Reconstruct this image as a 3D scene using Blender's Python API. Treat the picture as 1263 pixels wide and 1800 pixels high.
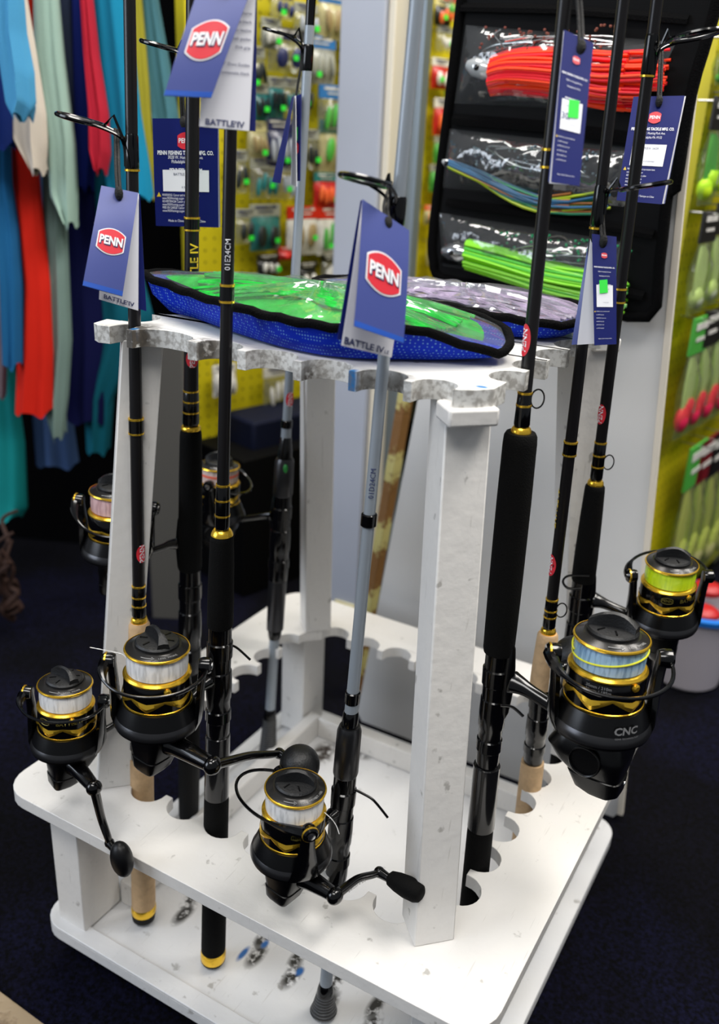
import bpy, bmesh, math, random
from mathutils import Vector, Matrix
from mathutils.geometry import tessellate_polygon
random.seed(7)
scene = bpy.context.scene
for o in list(bpy.data.objects): bpy.data.objects.remove(o)
COL = scene.collection
rad = math.radians

# ------------------------------------------------------------------ camera
cam_data = bpy.data.cameras.new('camera'); cam = bpy.data.objects.new('camera', cam_data); COL.objects.link(cam)
CAM = Vector((0.3599, -0.6655, 0.7192))
rx = Vector((0.8633, 0.5027, 0.0444)); uy = Vector((-0.2272, 0.3087, 0.9236)); fz = Vector((-0.4506, 0.8075, -0.3807))
m = Matrix.Identity(4)
for i in range(3):
    m[i][0] = rx[i]; m[i][1] = uy[i]; m[i][2] = -fz[i]; m[i][3] = CAM[i]
cam.matrix_world = m
cam_data.sensor_fit = 'VERTICAL'; cam_data.sensor_height = 36.0; cam_data.lens = 1606.56 / 1800 * 36.0
cam_data.clip_start = .02; cam_data.clip_end = 50
cam_data.dof.use_dof = True; cam_data.dof.focus_distance = 0.70; cam_data.dof.aperture_fstop = 5.0
scene.camera = cam
# ------------------------------------------------------------------ world and lights
w = bpy.data.worlds.new('room_air'); scene.world = w; w.use_nodes = True
w.node_tree.nodes['Background'].inputs[0].default_value = (.86, .92, 1, 1); w.node_tree.nodes['Background'].inputs[1].default_value = .11
def area(name, loc, target, sx, sy, power, col):
    d = bpy.data.lights.new(name, 'AREA'); d.shape = 'RECTANGLE'; d.size = sx; d.size_y = sy; d.energy = power; d.color = col
    o = bpy.data.objects.new(name, d); COL.objects.link(o); o.location = loc
    o.rotation_euler = (Vector(target) - Vector(loc)).to_track_quat('-Z', 'Y').to_euler(); return o
area('ceiling_or_fill_light', (.75, .25, 2.3), (.3, .1, 0), 1.3, .5, 21, (1, .955, .89))
area('ceiling_or_fill_light', (-.5, .45, 2.3), (-.2, .4, 0), 1.3, .5, 16, (1, .96, .90))
area('ceiling_or_fill_light', (.3, -1.3, 2.2), (.0, 0, .2), 1.4, .5, 13, (1, .98, .95))
area('ceiling_or_fill_light', (1.3, 1.3, 2.3), (.4, 1.0, 0), 1.0, .4, 14, (1, .96, .9))  # fill lamp added overhead to brighten the right yellow wall
area('shop_window_light', (-1.7, -1.9, 1.25), (0, 0, .4), 1.3, 1.2, 15, (.80, .88, 1))
scene.view_settings.view_transform = 'Standard'; scene.view_settings.look = 'None'
scene.view_settings.gamma = 1; scene.view_settings.use_curve_mapping = False; scene.view_settings.exposure = 1.05

# ------------------------------------------------------------------ data measured for this place (metres)
LN = {'A': ((-0.181, -0.0499, 0.0), (-0.1529, -0.0362, 1.0)),
 'B': ((-0.1772, 0.094, 0.0), (-0.1552, 0.1351, 1.0)),
 'R1': ((0.1707, -0.094, 0.0), (0.1407, -0.0488, 1.0)),
 'R2': ((0.1699, 0.0382, 0.0), (0.1628, -0.0034, 1.0)),
 'R3': ((0.1726, 0.13, 0.0), (0.1645, 0.0708, 1.0)),
 'g': ((0.0681, -0.1645, 0.0), (0.095, -0.137, 1.0)),
 'r1': ((-0.1355, -0.1714, 0.0), (-0.1383, -0.1207, 1.0)),
 'r3': ((-0.0475, -0.1743, 0.0), (-0.0284, -0.1472, 1.0))}
ROD = {'A': [('butt_cap', 0.0, 0.0974, 0.0115, 0.0115, 'rubber'), ('rear_grip', 0.0974, 0.2041, 0.011, 0.011, 'foam'),
       ('reel_seat', 0.2041, 0.321, 0.0105, 0.0105, 'blackgloss'), ('fore_grip', 0.321, 0.4633, 0.0112, 0.01, 'foam'),
       ('gold_ring', 0.4633, 0.4671, 0.0092, 0.0084, 'gold'), ('thread_wrap', 0.4671, 0.5003, 0.0076, 0.007, 'blackgloss'),
       ('blank', 0.5003, 0.6389, 0.0066, 0.006, 'blank'), ('thread_wrap', 0.6389, 0.6494, 0.0066, 0.0066, 'blackgloss'), ('blank', 0.6494, 1.5, 0.0058, 0.004, 'blank')],
 'B': [('butt_grip', 0.0, 0.0627, 0.0125, 0.008, 'smokeribs'), ('winding_check', 0.0627, 0.0764, 0.0078, 0.006, 'blackgloss'),
       ('blank', 0.0764, 0.1721, 0.006, 0.0058, 'silver'), ('winding_check', 0.1721, 0.1848, 0.0066, 0.0085, 'blackgloss'),
       ('rear_grip', 0.1848, 0.2484, 0.0098, 0.0104, 'gunmetal'), ('reel_seat', 0.2484, 0.3506, 0.0108, 0.0102, 'blackgloss'),
       ('reel_seat_hood', 0.3506, 0.3933, 0.011, 0.0104, 'gunmetal'), ('winding_check', 0.3933, 0.417, 0.0078, 0.006, 'blackgloss'),
       ('clear_wrap', 0.417, 0.4271, 0.0056, 0.0054, 'silver'), ('thread_wrap', 0.4271, 0.4359, 0.006, 0.006, 'blackgloss'),
       ('blank', 0.4359, 0.7723, 0.0048, 0.0046, 'silver'), ('thread_wrap', 0.7723, 0.7947, 0.0052, 0.0052, 'blackgloss'),
       ('blank', 0.7947, 0.8102, 0.0046, 0.0046, 'silver'), ('thread_wrap', 0.8102, 1.5, 0.005, 0.005, 'blackgloss')],
 'R1': [('butt_cap', 0.0, 0.0466, 0.0112, 0.0112, 'rubber'), ('rear_grip', 0.0466, 0.1961, 0.0112, 0.0108, 'foam'),
        ('reel_seat_sleeve', 0.1961, 0.2562, 0.0112, 0.0108, 'smoke'), ('reel_seat', 0.2562, 0.3577, 0.0092, 0.01, 'blackgloss'),
        ('fore_grip', 0.3577, 0.5306, 0.0118, 0.0122, 'foam'), ('gold_ring', 0.5306, 0.5347, 0.0074, 0.0062, 'gold'),
        ('thread_wrap', 0.5347, 0.5598, 0.0058, 0.005, 'blackgloss'), ('blank', 0.5598, 0.7052, 0.0047, 0.0044, 'blank'),
        ('thread_wrap', 0.7052, 0.7165, 0.005, 0.005, 'blackgloss'), ('blank', 0.7165, 1.5, 0.0044, 0.003, 'blank')],
 'R2': [('butt_cap', 0.0, 0.0152, 0.0112, 0.0112, 'rubber'), ('rear_grip', 0.0152, 0.1886, 0.0112, 0.0108, 'cork'),
        ('reel_seat', 0.1886, 0.273, 0.009, 0.0092, 'blackgloss'), ('fore_grip', 0.273, 0.328, 0.0108, 0.0092, 'cork'),
        ('gold_ring', 0.328, 0.3326, 0.0068, 0.006, 'gold'), ('thread_wrap', 0.3326, 0.3619, 0.0056, 0.0052, 'blackgloss'),
        ('blank', 0.3619, 0.4921, 0.0048, 0.0046, 'blank'), ('thread_wrap', 0.4921, 0.5036, 0.0054, 0.0054, 'blackgloss'),
        ('blank', 0.5036, 0.6657, 0.0046, 0.0042, 'blank'), ('thread_wrap', 0.6657, 0.6945, 0.0048, 0.0046, 'blackgloss'),
        ('blank', 0.6945, 1.5, 0.004, 0.003, 'blank')],
 'R3': [('butt_cap', 0.0, 0.068, 0.0112, 0.0112, 'rubber'), ('rear_grip', 0.068, 0.2287, 0.0105, 0.01, 'foam'), ('reel_seat', 0.2287, 0.3443, 0.01, 0.0102, 'blackgloss'),
        ('fore_grip', 0.3443, 0.4414, 0.0108, 0.0088, 'foam'), ('gold_ring', 0.4414, 0.4458, 0.0074, 0.0064, 'gold'),
        ('thread_wrap', 0.4458, 0.4823, 0.0056, 0.0052, 'blackgloss'), ('blank', 0.4823, 0.6026, 0.0048, 0.0046, 'blank'),
        ('thread_wrap', 0.6026, 0.6141, 0.0052, 0.0052, 'blackgloss'), ('blank', 0.6141, 0.7684, 0.0046, 0.0044, 'blank'),
        ('thread_wrap', 0.7684, 0.7963, 0.0052, 0.005, 'blackgloss'), ('blank', 0.7963, 1.5, 0.0044, 0.003, 'blank')],
 'g': [('butt_grip', 0.0, 0.0238, 0.0125, 0.0075, 'smokeribs'), ('winding_check', 0.0238, 0.0353, 0.0075, 0.0058, 'blackgloss'),
       ('blank', 0.0353, 0.1393, 0.0055, 0.0055, 'silver'), ('sleeve', 0.1393, 0.1539, 0.0088, 0.0088, 'smoke'),
       ('reel_seat', 0.1539, 0.2579, 0.0092, 0.0092, 'blackgloss'), ('reel_seat_hood', 0.2579, 0.3029, 0.01, 0.0094, 'gunmetal'),
       ('winding_check', 0.3029, 0.3158, 0.0064, 0.0058, 'blackgloss'), ('clear_wrap', 0.3158, 0.3229, 0.0052, 0.005, 'silver'),
       ('thread_wrap', 0.3229, 0.3335, 0.0056, 0.0058, 'blackgloss'), ('blank', 0.3335, 0.4681, 0.0047, 0.0043, 'silver'),
       ('thread_wrap', 0.4681, 0.4779, 0.0056, 0.0056, 'blackgloss'), ('blank', 0.4779, 0.6684, 0.0042, 0.004, 'silver'),
       ('thread_wrap', 0.6684, 0.686, 0.005, 0.005, 'blackgloss'), ('blank', 0.686, 1.5, 0.0041, 0.003, 'silver')],
 'r1': [('butt_cap', 0.0, 0.0097, 0.0112, 0.0118, 'rubber'), ('gold_ring', 0.0097, 0.0188, 0.0118, 0.0118, 'gold'), ('rear_grip', 0.0188, 0.1876, 0.0115, 0.0108, 'cork'),
        ('reel_seat', 0.1876, 0.2616, 0.0095, 0.0095, 'blackgloss'), ('fore_grip', 0.2616, 0.3247, 0.0102, 0.0092, 'cork'),
        ('gold_ring', 0.3247, 0.3291, 0.0072, 0.0066, 'gold'), ('thread_wrap', 0.3291, 0.359, 0.0062, 0.0056, 'blackgloss'),
        ('blank', 0.359, 0.4914, 0.0052, 0.005, 'blank'), ('thread_wrap', 0.4914, 0.504, 0.006, 0.006, 'blackgloss'), ('blank', 0.504, 0.6882, 0.005, 0.0045, 'blank'),
        ('thread_wrap', 0.6882, 0.713, 0.0052, 0.0048, 'blackgloss'), ('blank', 0.713, 1.5, 0.0044, 0.003, 'blank')],
 'r3': [('butt_cap', 0.0, 0.0044, 0.0105, 0.0115, 'rubber'), ('gold_ring', 0.0044, 0.0157, 0.0115, 0.0115, 'gold'), ('rear_grip', 0.0157, 0.1909, 0.0112, 0.0106, 'foam'),
        ('reel_seat_sleeve', 0.1909, 0.2538, 0.0106, 0.0102, 'smoke'), ('reel_seat', 0.2538, 0.3558, 0.0096, 0.0096, 'blackgloss'),
        ('fore_grip', 0.3558, 0.4342, 0.0102, 0.009, 'foam'), ('gold_ring', 0.4342, 0.4389, 0.0088, 0.0066, 'gold'),
        ('thread_wrap', 0.4389, 0.4756, 0.0058, 0.0052, 'blackgloss'), ('blank', 0.4756, 0.6093, 0.0046, 0.0044, 'blank'),
        ('thread_wrap', 0.6093, 0.6208, 0.0052, 0.005, 'blackgloss'), ('blank', 0.6208, 1.5, 0.0044, 0.003, 'blank')]}
RINGS = {'A': [0.4801, 0.4902, 0.4998, 0.6393, 0.649],
 'B': [],
 'R1': [0.5502, 0.559, 0.7056, 0.7161],
 'R2': [0.3445, 0.3507, 0.3613, 0.4926, 0.5031, 0.6653],
 'R3': [0.4589, 0.4696, 0.4813, 0.6031, 0.6136, 0.7688],
 'g': [],
 'r1': [0.3404, 0.3484, 0.3585, 0.4918, 0.5035, 0.6885],
 'r3': [0.4505, 0.4629, 0.4747, 0.6093, 0.6204]}
GUIDE = {'A': [0.7664, 0.7776], 'B': [0.7843, 0.8041], 'R2': [0.687, 0.6957], 'R3': [0.7797, 0.7956], 'g': [0.6771, 0.6948], 'r1': [0.7028, 0.7205]}
MISC = {'batA': 0.606,
 'batR2': 0.4452,
 'hookR1': 0.555,
 'hookR2': 0.3507,
 'hookR3': 0.4632,
 'logoA': 0.5304,
 'logoB': 0.4595,
 'logoR1': 0.5956,
 'logoR2': 0.3946,
 'logoR3': 0.5078,
 'logor1': 0.3893,
 't01D': 0.5014,
 't01E': 0.6412}
REEL = {'A': ((-0.2196, -0.0904, 0.41), -137.4, 0.0681),
 'B': ((-0.2361, 0.0823, 0.382), -157.9, 0.0727),
 'R1': ((0.2428, -0.0816, 0.405), -4.0, 0.0845),
 'R3': ((0.2438, 0.1163, 0.384), 6.9, 0.0749),
 'g': ((0.0668, -0.2152, 0.284), -98.6, 0.0591),
 'r1': ((-0.1605, -0.2194, 0.292), -111.1, 0.0673),
 'r3': ((-0.0475, -0.2293, 0.37), -96.2, 0.0655)}
TAG = {'T1': {'back': [(-0.1263, -0.1508, 0.6736), (-0.1205, -0.1478, 0.6732), (-0.1089, -0.1591, 0.5935), (-0.1233, -0.1737, 0.6005)],
        'cord': [(-0.1515, -0.1354, 0.7151), (-0.1339, -0.155, 0.6922), (-0.1215, -0.1676, 0.6744)],
        'cover': [(-0.1326, -0.1728, 0.679), (-0.1151, -0.1551, 0.6749), (-0.1024, -0.1893, 0.6085), (-0.1165, -0.2118, 0.6167)],
        'page': [(-0.1363, -0.1671, 0.6772), (-0.1184, -0.1511, 0.6742), (-0.1048, -0.1717, 0.5961), (-0.1212, -0.1929, 0.6047)]},
 'T2': {'back': [(-0.0271, -0.1803, 0.7932), (-0.0066, -0.1633, 0.7943), (0.0022, -0.1768, 0.7186), (-0.0208, -0.1967, 0.7194)],
        'cord': [(-0.0311, -0.1598, 0.8098), (-0.0152, -0.1794, 0.802), (-0.0105, -0.1856, 0.7938)],
        'cover': [(-0.0246, -0.1937, 0.796), (-0.0011, -0.1719, 0.8012), (-0.0077, -0.2066, 0.7354), (-0.0243, -0.2284, 0.7351)],
        'page': [(-0.0261, -0.1867, 0.7941), (-0.0046, -0.1672, 0.7944), (0.0027, -0.1839, 0.7187), (-0.0183, -0.205, 0.7199)]},
 'T3': {'back': [(-0.2203, -0.0186, 0.7239), (-0.1727, 0.0089, 0.7259), (-0.1742, 0.0112, 0.6378), (-0.2228, -0.0167, 0.6363)],
        'cord': [(-0.1819, -0.0244, 0.7633), (-0.1811, -0.0278, 0.742), (-0.1806, -0.0278, 0.7231)],
        'cover': [(-0.2092, -0.0331, 0.7246), (-0.1619, -0.0056, 0.727), (-0.1636, -0.0046, 0.6391), (-0.2112, -0.0317, 0.6381)],
        'page': [(-0.2143, -0.026, 0.7247), (-0.1672, 0.0012, 0.7267), (-0.1681, 0.0027, 0.6388), (-0.2162, -0.0247, 0.6378)]},
 'T4': {'back': [(-0.1694, 0.1187, 0.75), (-0.1583, 0.1136, 0.7523), (-0.1409, 0.0881, 0.6775), (-0.1587, 0.1023, 0.6762)],
        'cord': [(-0.1754, 0.1412, 0.8047), (-0.1704, 0.13, 0.775), (-0.168, 0.1195, 0.7501)],
        'cover': [(-0.1714, 0.1171, 0.7489), (-0.1578, 0.1006, 0.7502), (-0.1503, 0.0694, 0.6753), (-0.1692, 0.0835, 0.6749)],
        'page': [(-0.1703, 0.1182, 0.7499), (-0.1625, 0.1105, 0.7506), (-0.1424, 0.0849, 0.6725), (-0.1593, 0.1003, 0.6727)]},
 'T5': {'back': [(0.0691, -0.1612, 0.683), (0.0883, -0.1374, 0.6634), (0.0944, -0.1575, 0.6004), (0.077, -0.1959, 0.6053)],
        'cord': [(0.0718, -0.1268, 0.6923), (0.0829, -0.1547, 0.6805), (0.0908, -0.1658, 0.6712)],
        'cover': [(0.0787, -0.176, 0.6848), (0.1008, -0.1568, 0.6679), (0.1118, -0.1767, 0.6049), (0.0913, -0.2015, 0.6159)],
        'page': [(0.0736, -0.1671, 0.6835), (0.0946, -0.1458, 0.6644), (0.1007, -0.1698, 0.5933), (0.0825, -0.2001, 0.603)]},
 'T6': {'back': [(0.1482, -0.0592, 0.7845), (0.1562, -0.0583, 0.7771), (0.1645, -0.0728, 0.697), (0.1559, -0.0774, 0.6976)],
        'cord': [(0.1527, -0.0573, 0.8097), (0.1589, -0.0628, 0.7908), (0.1649, -0.0719, 0.7734)],
        'cover': [(0.1523, -0.0699, 0.7834), (0.1713, -0.069, 0.7761), (0.1833, -0.0995, 0.6971), (0.1664, -0.1022, 0.6983)],
        'page': [(0.1503, -0.0649, 0.7833), (0.161, -0.062, 0.7768), (0.1729, -0.0869, 0.6968), (0.1603, -0.0876, 0.697)]},
 'T7': {'back': [(0.1603, 0.013, 0.6608), (0.165, 0.0096, 0.6611), (0.1748, -0.0078, 0.5865), (0.1642, -0.0085, 0.5842)],
        'cord': [(0.1616, 0.0238, 0.6952), (0.1672, 0.0129, 0.6735), (0.1739, 0.0023, 0.6576)],
        'cover': [(0.1647, 0.0035, 0.6618), (0.1816, 0.0064, 0.6611), (0.1988, -0.017, 0.5911), (0.1841, -0.0201, 0.5886)],
        'page': [(0.1625, 0.0083, 0.6613), (0.1723, 0.0094, 0.6601), (0.1818, -0.0094, 0.5878), (0.1692, -0.0114, 0.5854)]},
 'T8': {'back': [(0.1368, 0.1721, 0.7582), (0.1745, 0.183, 0.7604), (0.1799, 0.1474, 0.6783), (0.1453, 0.1392, 0.6784)],
        'cord': [(0.1482, 0.1835, 0.8004), (0.1538, 0.1729, 0.7765), (0.1583, 0.1644, 0.7557)],
        'cover': [(0.137, 0.1638, 0.7587), (0.1758, 0.1741, 0.7608), (0.1799, 0.1374, 0.6782), (0.1443, 0.1303, 0.679)],
        'page': [(0.1371, 0.1674, 0.7584), (0.176, 0.1778, 0.7606), (0.1803, 0.1415, 0.6785), (0.1447, 0.1342, 0.6789)]}}
GARM = [('light blue',
  [(-0.615, 0.1647, -0.5903, 0.1785, 0.8636), (-0.6194, 0.1623, -0.5906, 0.1783, 0.8109), (-0.6174, 0.1634, -0.5864, 0.1807, 0.7687),
   (-0.6144, 0.165, -0.5873, 0.1802, 0.7346), (-0.6072, 0.1691, -0.5963, 0.1751, 0.7207)],
  (74, 150, 195), 'light blue short sleeve tee, its sleeve nearest the camera at far left'),
 ('navy',
  [(-0.6767, 0.1875, -0.6454, 0.205, 0.8688), (-0.686, 0.1823, -0.6519, 0.2014, 0.7758), (-0.6912, 0.1794, -0.6521, 0.2012, 0.7238),
   (-0.6937, 0.178, -0.6541, 0.2001, 0.6863)],
  (18, 40, 105), 'navy blue tee at the left end of the rail, hem above the mid blue tee'),
 ('mid blue',
  [(-0.7354, 0.212, -0.6971, 0.2334, 0.7031), (-0.7317, 0.2141, -0.7014, 0.231, 0.6393), (-0.7217, 0.2197, -0.6997, 0.2319, 0.5808),
   (-0.7246, 0.2181, -0.7007, 0.2314, 0.504), (-0.7292, 0.2155, -0.7089, 0.2268, 0.39)],
  (30, 98, 150), 'mid blue long garment hanging left of the long red one'),
 ('white',
  [(-0.6597, 0.2199, -0.6445, 0.2284, 0.8724), (-0.6601, 0.2197, -0.6375, 0.2323, 0.7914), (-0.6664, 0.2162, -0.6325, 0.2351, 0.7259),
   (-0.6674, 0.2156, -0.6337, 0.2344, 0.692), (-0.6482, 0.2263, -0.6384, 0.2318, 0.6563)],
  (205, 195, 182), 'cream tee with a pointed sleeve tip in front of the red tee'),
 ('red',
  [(-0.7155, 0.2804, -0.6948, 0.292, 0.8825), (-0.715, 0.2807, -0.695, 0.2918, 0.7963), (-0.7099, 0.2835, -0.6882, 0.2956, 0.727),
   (-0.7001, 0.289, -0.6897, 0.2948, 0.6781)],
  (220, 45, 22), 'bright red tee squeezed between the cream tee and the mint tee'),
 ('red',
  [(-0.7241, 0.2527, -0.6923, 0.2704, 0.6973), (-0.7256, 0.2519, -0.6905, 0.2714, 0.579), (-0.7252, 0.2521, -0.6893, 0.2721, 0.5006),
   (-0.7365, 0.2458, -0.6929, 0.2701, 0.4011), (-0.7471, 0.2398, -0.7002, 0.266, 0.3118)],
  (215, 38, 24), 'long bright red garment hanging lowest under the cream tee'),
 ('mint',
  [(-0.6713, 0.2707, -0.646, 0.2848, 0.88), (-0.6768, 0.2677, -0.6442, 0.2858, 0.7956), (-0.6695, 0.2717, -0.6393, 0.2886, 0.6927),
   (-0.6709, 0.2709, -0.6408, 0.2877, 0.6274), (-0.6531, 0.2808, -0.6448, 0.2855, 0.5865)],
  (152, 180, 168), 'pale mint tee with a drooping sleeve tip right of the red tee'),
 ('mint',
  [(-0.7075, 0.2963, -0.6825, 0.3103, 0.6841), (-0.7158, 0.2917, -0.6882, 0.3071, 0.5378), (-0.7222, 0.2881, -0.6922, 0.3049, 0.413),
   (-0.735, 0.281, -0.7026, 0.299, 0.3243), (-0.7208, 0.2889, -0.713, 0.2932, 0.2638)],
  (122, 146, 140), 'long grey green garment right beside the long red one'),
 ('navy grey',
  [(-0.7083, 0.3417, -0.6895, 0.3522, 0.8908), (-0.7117, 0.3398, -0.6894, 0.3522, 0.7657), (-0.7124, 0.3394, -0.698, 0.3474, 0.6536),
   (-0.7099, 0.3408, -0.7026, 0.3448, 0.6263)],
  (52, 62, 86), 'narrow slate grey tee between the mint tee and the royal navy tee'),
 ('navy',
  [(-0.6984, 0.3587, -0.6794, 0.3692, 0.8929), (-0.7039, 0.3556, -0.6815, 0.3681, 0.7668), (-0.706, 0.3544, -0.685, 0.3661, 0.6694),
   (-0.6984, 0.3587, -0.6896, 0.3636, 0.6291)],
  (20, 35, 112), 'narrow royal navy tee left of the crimson sleeve'),
 ('crimson',
  [(-0.6343, 0.3143, -0.624, 0.32, 0.8846), (-0.6344, 0.3142, -0.6198, 0.3223, 0.7992), (-0.6332, 0.3149, -0.613, 0.3262, 0.7304),
   (-0.6348, 0.314, -0.6129, 0.3262, 0.6802), (-0.6279, 0.3178, -0.6183, 0.3232, 0.6568)],
  (176, 32, 52), 'crimson tee with a dangling sleeve between navy and teal shirts'),
 ('teal',
  [(-0.6534, 0.3494, -0.615, 0.3708, 0.8907), (-0.6532, 0.3495, -0.6063, 0.3757, 0.8029), (-0.6476, 0.3527, -0.6018, 0.3782, 0.7321),
   (-0.653, 0.3496, -0.5935, 0.3828, 0.6579), (-0.6464, 0.3533, -0.5905, 0.3845, 0.6237)],
  (22, 128, 165), 'wide teal blue tee hanging behind the leftmost upright rod'),
 ('deep teal',
  [(-0.7063, 0.3886, -0.6568, 0.4162, 0.6624), (-0.7138, 0.3844, -0.6564, 0.4164, 0.5314), (-0.7233, 0.3791, -0.6385, 0.4264, 0.4359),
   (-0.7391, 0.3703, -0.6984, 0.393, 0.3046), (-0.7403, 0.3696, -0.7096, 0.3868, 0.2164)],
  (12, 92, 110), 'deep teal long garment under the teal blue tee'),
 ('olive',
  [(-0.6562, 0.428, -0.6437, 0.435, 0.9011), (-0.6577, 0.4272, -0.6375, 0.4384, 0.7718), (-0.6463, 0.4335, -0.6352, 0.4397, 0.6565),
   (-0.6433, 0.4352, -0.6388, 0.4377, 0.6186)],
  (165, 158, 50), 'thin olive yellow garment right of the teal blue tee'),
 ('slate teal',
  [(-0.6645, 0.4577, -0.6461, 0.468, 0.9056), (-0.6625, 0.4588, -0.6327, 0.4755, 0.8117), (-0.6581, 0.4613, -0.6225, 0.4812, 0.7358),
   (-0.6546, 0.4633, -0.6209, 0.482, 0.7109)],
  (72, 120, 132), 'dusty slate teal tee at the right end of the rail'),
 ('dark navy',
  [(-0.7453, 0.3554, -0.7002, 0.3805, 0.6366), (-0.7521, 0.3516, -0.695, 0.3835, 0.5302), (-0.7558, 0.3495, -0.6943, 0.3838, 0.3993),
   (-0.7581, 0.3482, -0.7027, 0.3792, 0.271)],
  (10, 14, 62), 'dark navy long garment right of the grey green one'),
 ('denim', [(-0.8617, 0.3706, -0.8051, 0.4022, 0.3615), (-0.8645, 0.369, -0.8062, 0.4016, 0.2431), (-0.8653, 0.3685, -0.8025, 0.4036, 0.1666)], (66, 92, 138),
  'faded denim blue garment hem under the grey green garment'),
 ('turquoise',
  [(-0.9008, 0.2915, -0.8435, 0.3235, 0.3127), (-0.9107, 0.286, -0.8402, 0.3253, 0.2147), (-0.9221, 0.2796, -0.8462, 0.322, 0.1008),
   (-0.9204, 0.2806, -0.8563, 0.3164, 0.0836)],
  (22, 140, 140), 'turquoise towel like garment hanging lowest at the far left'),
 ('pale grey', [(-0.7989, 0.2453, -0.7673, 0.2629, 0.5732), (-0.812, 0.238, -0.774, 0.2592, 0.4424), (-0.8239, 0.2313, -0.7869, 0.252, 0.3239)], (165, 165, 178),
  'pale grey garment edge above the turquoise one at far left')]
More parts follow.
